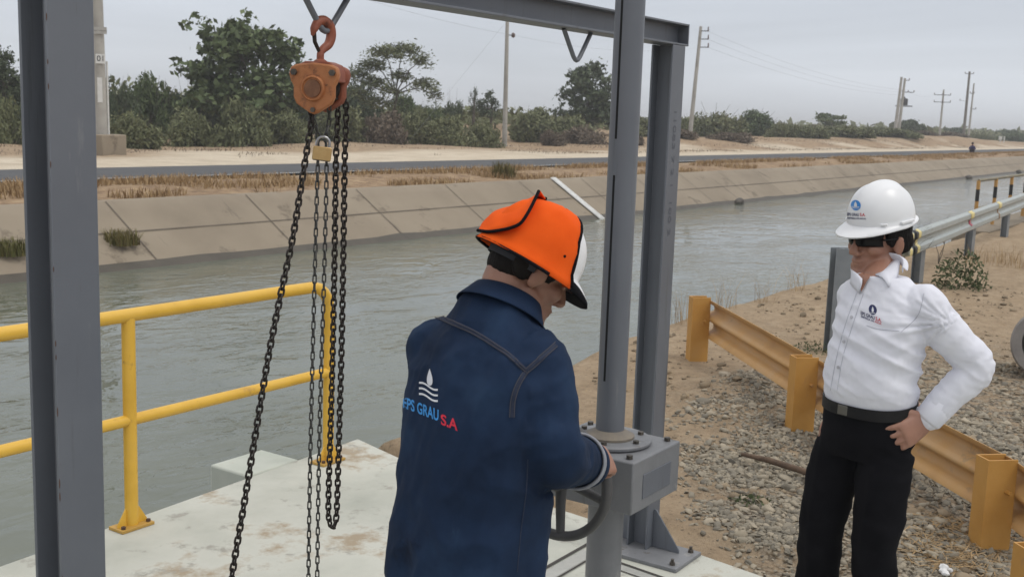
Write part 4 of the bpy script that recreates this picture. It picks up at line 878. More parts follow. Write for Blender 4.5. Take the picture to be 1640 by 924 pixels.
o, b, t = pole('D', 'transformer_poles', 'leaning twin poles carrying a dark transformer, left of the far pole cluster', 1433, 212, 1444, 124, 41, .22, .15)
b2, t2 = onY(1438.5, 213, 41), onY(1449.5, 126, 41); MB().cyl(V((b2.x, b2.y, b.z-.3)), t2, .22, .14, 14).build('shaft', pc, o)
c = onY(1448, 164, 41); MB().lathe(c-V((0, 0, .4)), (0, 0, 1), [(0, 0), (.42, 0), (.46, .1), (.46, .75), (.40, .85), (.12, .9), (.12, 1.05), (0, 1.06)], 18).build('transformer', iron_d, o); MB().box(c-V((0, 0, .5)), (1.9, .9, .12), Matrix.Rotation(math.atan2(RT.y, RT.x), 3, 'Z')).build('platform', iron_d, o)
arm(o, onY(1452, 148, 41), .75, RT, 3, .2); arm(o, onY(1450, 129, 41), .3, RT, 2, .2)
o, b, t = pole('E', 'utility_pole', 'pole with two wide cross arms, standing alone right of the transformer poles', 1503, 236, 1511.5, 144, 41, .18, .11)
arm(o, onY(1509.5, 152.5, 41), 1.15, RT, 3); arm(o, onY(1509, 164, 41), 1.15, RT, 3)
o, b, t = pole('F', 'utility_pole', 'tallest far wooden pole, left one of the last pair', 1541, 239, 1553, 115, 41, .24, .16, wood); arm(o, onY(1552.5, 118.5, 41), .65, RT, 3); arm(o, onY(1548, 162, 41)-RT*.5, .5, RT, 2, 0, .02)
o, b, t = pole('G', 'utility_pole', 'thinner far pole, right one of the last pair', 1549, 238, 1560, 134, 41, .18, .11); arm(o, onY(1556, 175, 41), .4, RT, 2, .25); arm(o, onY(1557, 150, 41), .3, RT, 2)
wirem = mat('wire', (.27, .28, .295), .6)
def wire(p, q, sag, label, r=.0055):
    p, q = V(p), V(q); pts = [p.lerp(q, i/24)-V((0, 0, sag*4*(i/24)*(1-i/24))) for i in range(25)]
    setp(MB().tube(pts, r, 5).build('power_line', wirem, sharp=0), label, 'power line', 'overhead wires between the poles')
A_, B_, C_, D_, E_ = (tops[k][1] for k in 'ABCDE')
wire(A_+V((0, 0, -.9)), pq, .5, 'lowest wire from the numbered concrete pole to the slim pole'); wire(A_+V((0, 0, -.2)), B_+V((0, 0, .1)), .5, 'upper wire from the numbered concrete pole to the slim pole')
wire(pq, onY(1128, 76, 41), .6, 'wire from the slim pole to the lowest short arm')
for py, py2, lab in ((50, 147, 'top'), (63, 151, 'middle'), (76, 155, 'bottom')): wire(onY(1128, py-2, 41), onY(1452, py2-2, 41), .9, lab+' wire from the three armed pole to the transformer poles', .0075)
wire(onY(1456, 148, 41), onY(1498, 152, 41), .4, 'wire from the transformer poles to the two armed pole', .0075)
wire(onY(811, 35, 41), V((onY(705, 200, 41).x-1, 42.5, gz(44, 42))), .0, 'slanting guy wire left of the slim pole', .005)
for i, (px, lab) in enumerate(((1601, 'white marker post at the far road edge, left one of two'), (1607, 'slimmer white marker post at the far road edge, right one of two'))):
    p = onY(px, 236, 35); p.z = gz(p.x, 35); t = onY(px, 218.5, 35); w_ = .30 if i == 0 else .12
    mk_ = thing('marker_post', lab, 'marker post', p, 'white marker posts'); MB().box((p.x, 35, (p.z+.4+t.z)/2), (.12, w_*1.5, t.z-p.z-.4)).build('board', wpm, mk_, bevel=.02); MB().box((p.x+.02, 35, p.z+.2), (.08, .12, .5)).build('stake', wpm, mk_)
# ------------------------------------------------------------------ people
def skin_mat(name, a, b):
    m_ = mat(name, [a, b], .5, scale=14, bump=.08, bscale=160, bdist=.002); B = m_.node_tree.nodes['Principled BSDF']
    B.inputs['Subsurface Weight'].default_value = .12; B.inputs['Subsurface Radius'].default_value = (.01, .004, .002); return m_
class Fig:
    def __init__(s, O, yaw):
        s.O = V(O); s.f = V((math.cos(yaw), math.sin(yaw), 0)); s.l = V((-math.sin(yaw), math.cos(yaw), 0)); s.u = V((0, 0, 1))
    def __call__(s, x, y, z): return s.O+s.f*x+s.l*y+s.u*z
    def loc(s, p): d = V(p)-s.O; return d.dot(s.f), d.dot(s.l), d.z
    def torso(s, g, rows, n=44):               # (z, x, rx, ry, squareness[, y, pitch])
        rr = []
        for r_ in rows:
            z, x, rx, ry, e_ = r_[:5]; y = r_[5] if len(r_) > 5 else 0; pt = r_[6] if len(r_) > 6 else 0
            row = []
            for j in range(n):
                t = 2*math.pi*j/n; c, q = math.cos(t), math.sin(t); k = 2/e_
                dx = rx*math.copysign(abs(c)**k, c); row.append(s(x+dx, y+ry*math.copysign(abs(q)**k, q), z-dx*math.tan(pt)))
            rr.append(row)
        g.rings(rr)
def headm(c, yaw, pitch, roll=0): return Matrix.Translation(V(c)) @ Matrix.Rotation(yaw, 4, 'Z') @ Matrix.Rotation(pitch, 4, 'Y') @ Matrix.Rotation(roll, 4, 'X')
def add_head(g, Mh, neck_to, nr=.051):
    def e(c, r, rot=None): 
        h = MB().ell((0, 0, 0), r, n=22, m_=14); rt_ = Mh.to_3x3()
        if rot is not None: rt_ = rt_ @ rot
        g.add([Mh @ V(c)+rt_ @ V(p) for p in h.v], h.f)
    def tb(pts, rad): g.tube([Mh @ V(p) for p in pts], rad, 10, round_ends=True)
    RY = lambda a: Matrix.Rotation(R(a), 3, 'Y'); RX = lambda a: Matrix.Rotation(R(a), 3, 'X'); RZ = lambda a: Matrix.Rotation(R(a), 3, 'Z')
    e((-.012, 0, .028), (.094, .076, .088)); e((.028, 0, -.028), (.062, .060, .082)); e((.044, 0, -.084), (.050, .055, .034)); e((.080, 0, -.100), (.021, .028, .020))
    e((.078, 0, .026), (.018, .052, .012)); 
    for s_ in (-1, 1):
        e((.056, s_*.040, -.022), (.030, .022, .024)); e((.012, s_*.055, -.062), (.036, .014, .026), RY(18))
        e((-.008, s_*.078, -.012), (.019, .0075, .033), RX(-s_*12) @ RY(12)); e((.004, s_*.074, -.012), (.010, .008, .016))
        e((.102, s_*.013, -.036), (.011, .008, .008)); e((.079, s_*.032, .004), (.010, .016, .010))
    tb([(.086, 0, .016), (.098, 0, -.006), (.110, 0, -.028)], [.010, .0115, .0145])
    e((.089, 0, -.060), (.013, .024, .0065)); e((.087, 0, -.072), (.013, .021, .0078)); e((.056, 0, -.062), (.040, .040, .036)); e((.03, 0, -.072), (.052, .058, .042))
    a = Mh @ V((-.036, 0, -.05)); g.tube([a, a.lerp(V(neck_to), .55), V(neck_to)], [nr, nr*1.0, nr*1.18], 24, round_ends=True)
def add_hand(g, wrist, fdir, pnorm, thumb, curls, size=1.0, spread=.10, tcurl=.5):
    """fdir: towards the fingers, pnorm: out of the palm, thumb: direction of the thumb's side"""
    f = V(fdir).normalized(); n = (V(pnorm)-f*V(pnorm).dot(f)).normalized(); t = f.cross(n); t = t if t.dot(V(thumb)) > 0 else -t; w = V(wrist); k = size
    rows = []
    for d, hw, ht in ((-.02, .026, .020), (.0, .028, .019), (.03, .036, .017), (.06, .041, .0145), (.082, .042, .012), (.09, .038, .009)):
        c = w+f*d*k; rows.append([c+(t*math.cos(a)*hw+n*math.sin(a)*ht)*k for a in [2*math.pi*j/18 for j in range(18)]])
    g.rings(rows)
    for i, (off, L_) in enumerate(((.030, .070), (.0105, .079), (-.0095, .073), (-.029, .057))):
        p = w+f*(.078 if i in (1, 2) else .074)*k+t*off*k; d = (f+t*spread*(1.2-.8*i)).normalized(); c1 = curls[i] if isinstance(curls, (list, tuple)) else curls; pts = [p]; ang = 0
        for seg, (sl_, cu) in enumerate(((.45, .55), (.30, 1.0), (.25, .8))):
            ang += cu*c1; dd = d*math.cos(ang)+n*math.sin(ang); p = p+dd*L_*sl_*k; pts.append(p)
        g.tube(pts, [.0098*k, .0092*k, .0085*k, .0072*k], 10, round_ends=True)
    p0 = w+f*.018*k+t*.022*k; d1 = (f*.62+t*.70+n*.35).normalized(); p1 = p0+d1*.040*k; d2 = (f*.85+t*.30+n*(.25+tcurl)).normalized(); p2 = p1+d2*.032*k; p3 = p2+(d2+n*tcurl*.5).normalized()*.026*k
    g.tube([p0, p1, p2, p3], [.015*k, .0125*k, .0108*k, .0085*k], 10, round_ends=True)
def helmet_mesh(Mh, rx=.128, ry=.108, h=.142, z0=.03, peak=.050, rim=.012, grow=0.0, x_max=None, ridge=True, brim=True, nphi=72):
    rows = []; n = nphi; R_ = 16
    for i in range(R_+1):
        a = i/R_*math.pi/2; row = []
        for j in range(n):
            t = 2*math.pi*j/n; rr = max(math.sin(a), 1e-3)**.90; zz = math.cos(a)**.92
            x, y, z = (rx+grow)*rr*math.cos(t), (ry+grow)*rr*math.sin(t), (h+grow)*zz
            if ridge and i < R_-2:
                k = .006*math.exp(-(y/.017)**4)*(1-(i/R_)**4)+.0025*math.exp(-((abs(y)-.052)/.008)**2)*(1-(i/R_)**3); z += k
            row.append(V((x, y, z+z0)))
        rows.append(row)
    if brim:
        for s_, dz in ((.25, -.004), (.6, -.007), (1.0, -.012), (1.0, -.016)):
            row = []
            for j in range(n):
                t = 2*math.pi*j/n; fr_ = max(0, math.cos(t)); ex = (rim+peak*fr_**2.2)*s_+.004
                row.append(V(((rx+grow+ex)*math.cos(t), (ry+grow+ex*.8)*math.sin(t), z0+dz-.012*s_*fr_**2+.010*s_*max(0, -math.cos(t)))))
            rows.append(row)
    g = MB(); g.rings([[Mh @ p for p in r_] for r_ in rows], caps=False); g.add([Mh @ V((0, 0, h+grow+z0+(.006 if ridge else 0)))], []); return g
def decal_px(tree, me_src, mt, name, parent, P0, ex, ey, off=.0016, maxl=.02):
    """wrap flat lettering on the cloth: P0, ex, ey give where the letters sit in the photograph; each vertex lands on the cloth itself"""
    bm = bmesh.new(); bm.from_mesh(me_src); bmesh.ops.triangulate(bm, faces=bm.faces)
    for _ in range(3):
        es = [e_ for e_ in bm.edges if (V((e_.verts[0].co.x*ex[0], e_.verts[0].co.y*ey[1]))-V((e_.verts[1].co.x*ex[0], e_.verts[1].co.y*ey[1]))).length > maxl*400]
        if es: bmesh.ops.subdivide_edges(bm, edges=es, cuts=1); bmesh.ops.triangulate(bm, faces=bm.faces)
    dead = []
    for v in bm.verts:
        p, n_ = hit(tree, P0[0]+ex[0]*v.co.x+ey[0]*v.co.y, P0[1]+ex[1]*v.co.x+ey[1]*v.co.y, off)
        if p is None: dead.append(v)
        else: v.co = p
    if dead: bmesh.ops.delete(bm, geom=dead, context='VERTS')
    me = bpy.data.meshes.new(name); bm.to_mesh(me); bm.free(); return link(name, me, mt, parent, sharp=0)
def text_me(body, thick=.0, align='LEFT'):
    tcv = bpy.data.curves.new('txt', 'FONT'); tcv.body = body; tcv.size = 1; tcv.offset = thick; tcv.align_x = align
    to = bpy.data.objects.new('txt', tcv); COL.objects.link(to); dg = bpy.context.evaluated_depsgraph_get(); me = bpy.data.meshes.new_from_object(to.evaluated_get(dg)); bpy.data.objects.remove(to)
    w = max(v.co.x for v in me.vertices); return me, w
def poly_me(loops):
    g = MB()
    for lp_ in loops: g.add([(x, y, 0) for x, y in lp_], [tuple(range(len(lp_)))])
    return g.mesh('shape')
def strip_on(tree, px, w, mt, name, parent, off=.0022, lift=.0):
    pts = spline([V((x, y, 0)) for x, y in px], 8); rows = []
    P = [hit(tree, p.x, p.y, off) for p in pts]; P = [q for q in P if q[0] is not None]
    for i, (p, n_) in enumerate(P):
        d = (P[min(i+1, len(P)-1)][0]-P[max(i-1, 0)][0]).normalized(); s_ = n_.cross(d).normalized()
        rows.append([p-s_*w/2-n_*.0018, p-s_*w/2+n_*lift, p+s_*w/2+n_*lift, p+s_*w/2-n_*.0018])
    if len(rows) > 1: return MB().sheet(rows).build(name, mt, parent, sharp=0)
def collar_mesh(c, f, l, u, rx, ry, stand, fall, gap, ext, n=48, flare=.30):
    rows = [[], [], [], [], []]
    for j in range(n+1):
        t = gap+(2*math.pi-2*gap)*j/n; ct, st = math.cos(t), math.sin(t); e_ = max(0, (abs(j/n-.5)*2-.72)/.28)
        b = V(c)+f*rx*ct+l*ry*st; o = (f*ct*ry+l*st*rx).normalized(); hs = stand*(1-.25*e_)
        rows[0].append(b-o*.002); rows[1].append(b+u*hs-o*.001); rows[2].append(b+u*(hs+.004)+o*.007)
        fl = fall*(1+ext*e_); rows[3].append(b+u*(hs-.5*fl)+o*(.010+.5*flare*fall)+f*ext*.006*e_); rows[4].append(b+u*(hs-fl)+o*(.012+flare*fall+.004)+f*ext*.012*e_)
    return rows
white_h = mat('white_helmet_plastic', [(.70, .71, .73), (.78, .79, .80)], .32, scale=3, rvar=.08, spots=[((.60, .59, .57), 5, .3)])
white_c = mat('white_shirt_cotton', [(.66, .67, .74), (.73, .74, .80)], .85, scale=9, bump=.12, bscale=420, bdist=.001)
blackcl = mat('black_trouser_cloth', [(.0045, .0045, .006), (.008, .008, .010)], .95, scale=12, bump=.2, bscale=300, bdist=.001, spec=.10)
leather = mat('black_leather', [(.006, .006, .007), (.012, .012, .013)], .5, spec=.25, scale=20, bump=.1, bscale=120)
hair_m = mat('black_hair', [(.005, .004, .004), (.012, .010, .009)], .7, spec=.15, scale=60, bump=.4, bscale=220, stretch=(1, 1, .2))
denim = mat('denim_navy', [(.0048, .0128, .033), (.0092, .0225, .055), (.017, .039, .084)], .85, scale=5, bump=.18, bscale=520, bdist=.0012, spec=.2, spots=[((.004, .009, .024), 3, .42), ((.020, .042, .082), 7, .34, (2, 2, .7))])
denim_s = mat('denim_seam', [(.012, .020, .045), (.022, .030, .056)], .9, scale=60, bump=.3, bscale=300, bdist=.001)
stitch = mat('seam_stitch', (.055, .055, .07), .9)
logo_w = mat('logo_white', (.62, .64, .68), .8); logo_b = mat('logo_blue', (.045, .26, .62), .8); logo_r = mat('logo_red', (.52, .02, .045), .8); logo_n = mat('logo_navy', (.025, .03, .10), .8); logo_hb = mat('logo_helmet_blue', (.02, .20, .55), .5)
# ---- the man in white -------------------------------------------------------
SF = Fig((3.69, 1.055, gz(3.69, 1.05)+.0), R(165)); SF.O.z = 0
skS = skin_mat('tanned_skin', (.28, .140, .095), (.36, .188, .130))
HS = at(1408, 383, 3.75); MS = headm(HS, R(153), R(4), R(-2)) @ Matrix.Scale(1.05, 4)
g = MB()
add_head(g, MS, SF(.005, 0, 1.37))
SF.torso(g, [(.84, .01, .075, .10, 2), (.96, .01, .075, .10, 2.2), (1.2, 0, .075, .11, 2.2), (1.31, -.01, .06, .10, 2.2), (1.38, -.005, .045, .05, 2)])
shL, elL, wrL = SF(-.02, .175, 1.325), SF(-.125, .290, 1.135), SF(-.030, .195, .953)
shR, elR, wrR = SF(-.03, -.115, 1.32), SF(-.15, -.14, 1.10), SF(-.19, -.03, 1.0)
for a, b, c in ((shL, elL, wrL), (shR, elR, wrR)): g.tube([SF(0, 0, 1.33), a, b, c], [.045, .042, .034, .026], 14, round_ends=True)
kn = SF(.088, .150, .898)
add_hand(g, wrL, kn-wrL+V((0, 0, -.012)), SF.l*-.9-SF.u*.35+SF.f*.1, SF.u*.8-SF.l*.2, [.45, .66, .72, .74], 1.14, .17, .2)
add_hand(g, wrR, SF.l*.6-SF.u*.5, SF.f, SF.u, .4)
for s_ in (-1, 1):
    hipj, kne, ank = SF(.02, s_*.085, .86), SF(.065, s_*.105, .47), SF(.055, s_*.115, .08)
    g.tube([hipj, kne, ank, SF(.06, s_*.115, .045)], [.07, .05, .034, .036], 14, round_ends=True)
    g.tube([SF(.0, s_*.115, .035), SF(.16, s_*.125, .03)], [.035, .03], 12, round_ends=True)
person = link('person', remesh(g, .0042, 3, .5), skS, None, sharp=0)
setp(person, 'man in white shirt, white hard hat and sunglasses standing with one hand on his hip', 'person')
hg = MB()
def hell(g, Mh, c, r, rot=None):
    h = MB().ell((0, 0, 0), r, n=22, m_=14); g.add([Mh @ V(c)+Mh.to_3x3() @ ((rot @ V(p)) if rot is not None else V(p)) for p in h.v], h.f)
def hair(Mh, parent):
    g = MB(); hell(g, Mh, (-.019, 0, .032), (.094, .080, .088)); hell(g, Mh, (-.056, 0, -.014), (.046, .060, .050))
    for s_ in (-1, 1): hell(g, Mh, (.016, s_*.071, .022), (.026, .0095, .038)); hell(g, Mh, (-.045, s_*.066, .0), (.032, .016, .040))
    me = remesh(g, .005, 2); displace(me, lambda c, n_: .0022*noise.noise(V((c.x*160, c.y*160, c.z*40)))); return link('hair', me, hair_m, parent, sharp=0)
hair(MS, person)
# sunglasses
g = MB()
for s_ in (-1, 1):
    rows = []
    for z in (-.021, -.012, 0, .012, .018):
        rows.append([MS @ V((.108-.050*(q**2)-.006*abs(z/.02)**2, s_*(.006+.064*q), z+.006+.006*q*(1-abs(z)/.03))) for q in (0, .12, .3, .5, .7, .88, 1.0)])
    rows[0] = [p.lerp(q, .35) for p, q in zip(rows[0], rows[1])]; g.sheet(rows)
    g.tube([MS @ V((.058, s_*.073, .012)), MS @ V((.0, s_*.082, .012)), MS @ V((-.02, s_*.084, .002))], .0032, 8)
g.tube([MS @ V((.108, -.012, .010)), MS @ V((.111, 0, .012)), MS @ V((.108, .012, .010))], .003, 8)
sg_ = g.build('sunglasses', mat('dark_lens', (.004, .004, .005), .25, spec=.2), person); so = sg_.modifiers.new('s', 'SOLIDIFY'); so.thickness = .002
MH = MS @ Matrix.Translation((-.006, 0, .033)) @ Matrix.Rotation(R(6), 4, 'Y')
gh = helmet_mesh(MH, .113, .095, .120, .03, .040, .006); hat = gh.build('hard_hat', white_h, person, sharp=55); so = hat.modifiers.new('s', 'SOLIDIFY'); so.thickness = .0028; so.offset = -1
for s_ in (-1, 1):
    MB().box(MH @ V((-.01, s_*.099, .034)), (.055, .008, .009), MH.to_3x3()).build('slot_lug', white_h, hat, bevel=.002)
    MB().box(MH @ V((.069, s_*.079, .036)), (.02, .006, .006), MH.to_3x3() @ Matrix.Rotation(s_*R(-40), 3, 'Z')).build('slot_lug', white_h, hat, bevel=.002)
MB().box(MH @ V((-.118, 0, .046)), (.008, .022, .018), MH.to_3x3()).build('slot_lug', white_h, hat, bevel=.002)
th_ = BVHTree.FromPolygons([V(v) for v in gh.v], gh.f)
def circ(r, cx=0, cy=0, n=28): return [(cx+r*math.cos(2*math.pi*i/n), cy+r*math.sin(2*math.pi*i/n)) for i in range(n)]
def drop(w, h, cx=0, cy=0, n=20): return [(cx+w*math.sin(2*math.pi*i/n)*(math.sin(math.pi*i/n)**1.2), cy+h*math.cos(2*math.pi*i/n)*1.0) for i in range(n)]
def wave(y, amp=.12, th=.16, w=1.0, n=10): return [(-w+2*w*i/n, y+amp*math.sin(2*math.pi*i/n)) for i in range(n+1)]+[(w-2*w*i/n, y-th+amp*math.sin(2*math.pi*(n-i)/n)) for i in range(n+1)]
decal_px(th_, poly_me([circ(7.8)]), logo_hb, 'emblem', hat, (1371, 329), (1, .05), (0, -1.05), .0012)
decal_px(th_, poly_me([drop(3.2, 4.2, 0, 1.5), [(-6, -2), (6, -2), (6, -2.9), (-6, -2.9)], [(-5, -4.2), (5, -4.2), (5, -5), (-5, -5)]]), logo_w, 'emblem_drop', hat, (1371, 329), (1, .05), (0, -1.05), .0024)
for body, x0, x1, y, hgt, mt in (('EPS GRAU', 1357, 1376, 345.5, 4.6, logo_n), ('S.A.', 1377.5, 1386, 346, 4.6, logo_r), ('EMPRESA DE AGUA', 1357, 1387, 350.5, 2.6, logo_n)):
    me, w = text_me(body, .02); decal_px(th_, me, mt, 'lettering', hat, (x0, y), ((x1-x0)/w, .04*(x1-x0)/w), (0, -hgt/.72), .0014)
# shirt
g = MB()
SF.torso(g, [(.90, .010, .102, .136, 2.3, .010), (.975, .012, .114, .144, 2.4, .010), (1.03, .016, .125, .152, 2.4, .012), (1.12, .012, .125, .152, 2.4, .016), (1.21, .004, .119, .153, 2.4, .020), (1.28, -.004, .106, .154, 2.3, .020), (1.33, -.010, .090, .144, 2.2, .020), (1.37, -.012, .078, .116, 2.1, .014), (1.402, -.010, .068, .085, 2.0, .006)])
def sleeve(g, a, b, c, r): 
    P = spline([a, a.lerp(b, .5), b, b.lerp(c, .5), c], 5); k = len(P); g.tube(P, [r[0]+(r[1]-r[0])*min(1, i/(k/2)) if i <= k/2 else r[1]+(r[2]-r[1])*((i-k/2)/(k/2)) for i in range(k)], 20, round_ends=True)
sleeve(g, SF(-.02, .150, 1.322), elL, wrL-(wrL-elL).normalized()*.015, (.070, .058, .045)); sleeve(g, SF(-.03, -.095, 1.31), elR, wrR, (.066, .056, .045))
me = remesh(g, .0058, 9, .5)
def shirt_disp(p, n_):
    x, y, z = SF.loc(p); d = 0
    arm_u = (p-elL).length; onarm = min((p-elL).length, (p-shL.lerp(elL, .6)).length, (p-elL.lerp(wrL, .5)).length, (p-wrL).length) < .088 and y > .165
    if onarm:
        ax1 = (elL-shL).normalized() if (p-shL).length < (p-wrL).length*.9 else (wrL-elL).normalized(); s_ = (p-elL).dot(ax1)
        q = p-elL; k = .45+.9*math.exp(-(arm_u/.11)**2); rr = noise.noise(V((s_*24, q.dot(SF.u)*7+q.dot(SF.f)*5, 3.3))); d += (.12+1.0*math.exp(-(arm_u/.10)**2))*.0085*(.5-abs(rr)*1.8)
    else:
        t = (z-.97)/.4; w = math.exp(-((z-1.06)/.16)**2); a = z*.86+y*.35-x*.2; b_ = y-z*.3
        rr = noise.noise(V((a*20, b_*3.0+x*2.2, 1.1))); d += (.3+1.0*w)*.0095*(.45-abs(rr)*1.7)
        fp = SF(-.02, .20, 1.24); rr2 = noise.noise(V((math.atan2(z-1.28, y-.25)*7, (p-fp).length*5, 8))); d += .0065*math.exp(-((p-fp).length/.16)**2)*rr2*1.6
        if z < 1.02: d += .006*noise.noise(V((math.atan2(y, x)*6, z*10, 5)))
        if x > .02 and abs(y+.012) < .016 and z < 1.4: d += .0022
    if not onarm: d *= min(1, max(0, (z-.985)/.05))
    d += .0028*(.4-abs(noise.noise(V((z*34+y*16, y*8-z*6, x*9+2))))*1.5)*(1 if z < 1.36 else .2)*min(1, max(0, (z-.985)/.05))
    return d+.0012*noise.noise(p*60)
displace(me, shirt_disp)
shirt = link('shirt', me, white_c, person, sharp=0); ts = bvh(me)
def sh_col(fig, c, tilt, rx, ry, stand, fall, gap, ext, mt, parent, name, th=.003, flare=.30):
    u = (fig.u*math.cos(tilt)+fig.f*math.sin(tilt)); f2 = fig.f*math.cos(tilt)-fig.u*math.sin(tilt)
    rows = collar_mesh(c, f2, fig.l, u, rx, ry, stand, fall, gap, ext, flare=flare); o = MB().sheet(rows).build(name, mt, parent, sharp=0)
    so = o.modifiers.new('s', 'SOLIDIFY'); so.thickness = th; ss = o.modifiers.new('ss', 'SUBSURF'); ss.levels = 1; ss.render_levels = 1; return o
sh_col(SF, SF(-.004, .004, 1.408), R(30), .066, .072, .030, .012, R(100), .0, white_c, shirt, 'collar', .003, .22)
def flap(A, Bp, D):
    A = spline([at(x, y, d) for (x, y), d in zip(A, D)], 5); Bq = [hit(ts, *q, .006)[0] for q in Bp]; Bq = spline([b for b in Bq if b], 5); n_ = min(len(A), len(Bq)); rows = []
    for k in range(6):
        s_ = k/5; rows.append([A[i*(len(A)-1)//(n_-1)].lerp(Bq[i*(len(Bq)-1)//(n_-1)], s_)-CF*.010*math.sin(math.pi*s_)+V((0, 0, .008*math.sin(math.pi*s_))) for i in range(n_)])
    o = MB().sheet(rows).build('collar_point', white_c, shirt, sharp=0); so = o.modifiers.new('s', 'SOLIDIFY'); so.thickness = .0035; so.offset = 0
flap([(1441, 405), (1425, 423), (1402, 440)], [(1448, 424), (1438, 445), (1424, 461)], [3.72, 3.675, 3.63])
flap([(1362, 431), (1371, 437), (1381, 447)], [(1357, 440), (1364, 455), (1377, 470)], [3.70, 3.67, 3.645])
# cuff, buttons, placket seams, pocket line, open neck
cu = (wrL-elL).normalized(); MB().tube([wrL-cu*.075, wrL-cu*.07, wrL-cu*.005, wrL+cu*.004], [.046, .049, .0455, .041], 24, caps=False).build('cuff', white_c, shirt, sharp=0)
so = [o for o in COL.objects if o.name.startswith('cuff')][-1].modifiers.new('s', 'SOLIDIFY'); so.thickness = .003
skn = hit(ts, 1384, 452, .0035); tri = poly_me([[(0, 14), (-10, 20), (-9, 2), (-5, -16), (7, 6), (11, 19)]])
decal_px(ts, tri, skS, 'open_neck', shirt, (1386, 452), (1, 0), (0, -1), .0065)
seam_w = mat('white_seam', (.50, .51, .57), .9)
for pth, w in (([(1383, 470), (1366, 520), (1350, 572), (1341, 625)], .0022), ([(1372, 470), (1354, 520), (1340, 572), (1330, 625)], .0022), ([(1388, 521), (1408, 527), (1440, 530)], .0022), ([(1443, 532), (1470, 505), (1480, 470)], .0022)): strip_on(ts, pth, w, seam_w, 'seam', shirt, .0006, .0008)
bt = mat('shirt_button', (.42, .42, .46), .4)
for px in ((1378, 468), (1364, 508), (1352, 547), (1343, 588)):
    p, n_ = hit(ts, *px, .001)
    if p: MB().lathe(p, n_, [(0, 0), (.0055, 0), (.0055, .002), (0, .0025)], 14).build('button', bt, shirt)
decal_px(ts, poly_me([circ(7.2)]), logo_n, 'emblem', shirt, (1398, 496), (.9, .15), (0, -1.1), .0012)
decal_px(ts, poly_me([drop(2.6, 4.4, 0, .5), [(-4.5, -4.4), (4.5, -4.4), (4.0, -5.2), (-4.0, -5.2)]]), logo_w, 'emblem_drop', shirt, (1398, 496), (.9, .15), (0, -1.1), .002)
for body, x0, x1, y, hgt, mt in (('EPS GRAU', 1378.5, 1401, 503.5, 5.6, logo_n), ('S.A.', 1402.5, 1412, 512.5, 5.6, logo_r), ('EMPRESA DE', 1379, 1400, 508, 3, logo_n), ('AGUA', 1401, 1412, 516, 3, logo_r)):
    me, w = text_me(body, .02); decal_px(ts, me, mt, 'lettering', shirt, (x0, y), ((x1-x0)/w, .38*(x1-x0)/w), (0, -hgt/.72), .0014)
# trousers, belt, shoes
g = MB()
SF.torso(g, [(.80, .02, .10, .14, 2.2), (.86, .006, .122, .156, 2.3, .010), (.92, .005, .121, .155, 2.3, .010), (.965, .010, .115, .146, 2.4, .010), (.992, .012, .115, .146, 2.4, .010)])
for s_ in (-1, 1):
    P = spline([SF(.008, s_*.078+.010, .83), SF(.035, s_*.094, .70), SF(.062, s_*.104, .48), SF(.05, s_*.112, .28), SF(.05, s_*.116, .07)], 6); k = len(P)
    g.tube(P, [np.interp(i/(k-1), [0, .2, .5, .75, 1], [.088, .089, .075, .071, .073]) for i in range(k)], 22)
me = remesh(g, .008, 6, .5)
def tr_disp(p, n_):
    x, y, z = SF.loc(p); q = (abs(y)-.1); d = .008*noise.noise(V((x*9, y*9, z*14)))*(1.3 if z < .62 else .6)+.004*(.4-abs(noise.noise(V((z*22+y*8, x*6, 3))))*1.5)
    if z < .85: d += .0045*math.exp(-((q-.0)/.012)**2)*(1 if n_.dot(SF.f) > .2 else 0)
    if z > .985: d -= .0
    return d
displace(me, tr_disp)
tr = link('trousers', me, blackcl, person, sharp=0)
g = MB(); rows = []
for z, o_ in ((.955, .0), (.955, .004), (.992, .004), (.992, .0)):
    rows.append([SF(.011+(.119+o_)*math.copysign(abs(math.cos(t))**.85, math.cos(t)), (.150+o_)*math.copysign(abs(math.sin(t))**.85, math.sin(t))+.010, z-.010*math.cos(t)) for t in [2*math.pi*j/60 for j in range(60)]])
bl = g.rings(rows+[rows[0]], caps=False).build('belt', leather, person)
MB().box(SF(.133, -.012, .964), (.005, .036, .032), Matrix((SF.f, SF.l, SF.u)).transposed()).build('buckle', mat('steel_buckle', (.16, .155, .14), .4, .9), bl, bevel=.002)
for s_ in (-1, 1):
    g = MB(); g.tube([SF(-.02, s_*.115, .05), SF(.06, s_*.118, .05), SF(.13, s_*.124, .035), SF(.18, s_*.128, .028)], [.045, .048, .042, .03], 18, round_ends=True)
    me = remesh(g, .006, 3); 
    for v in me.vertices: v.co.z = max(v.co.z, .0)
    link('shoe', me, leather, person, sharp=0)
# ---- the worker -------------------------------------------------------------
WF = Fig((2.0, 1.456, 0), R(-6)); WFz = 0
skW = skin_mat('brown_skin', (.25, .125, .085), (.33, .175, .12))
HW = at(849, 431, 2.60); MW = headm(HW, R(-33), R(31), R(0))
g = MB(); nb_ = WF(.09, 0, 1.40); add_head(g, MW, nb_, .058)
WF.torso(g, [(.80, -.005, .08, .12, 2), (.95, 0, .08, .12, 2.2), (1.2, .03, .085, .13, 2.2), (1.34, .06, .065, .11, 2.2), (1.42, .085, .045, .06, 2)])
GR = HUB+V((0, -math.cos(R(27)), math.sin(R(27))))*WR; GL = HUB+V((0, math.cos(R(10)), math.sin(R(10))))*WR
wshR, welR = at(860, 588, 2.50), at(888, 728, 2.47)
wwrR = GR+V((-.098, -.010, .028)); wshL, welL, wwrL = WF(.055, .155, 1.33), WF(.15, .225, 1.10), GL+V((-.10, .02, .02))
for a, b, c in ((wshR, welR, wwrR), (wshL, welL, wwrL)): g.tube([WF(.08, 0, 1.33), a, b, c], [.05, .046, .038, .027], 14, round_ends=True)
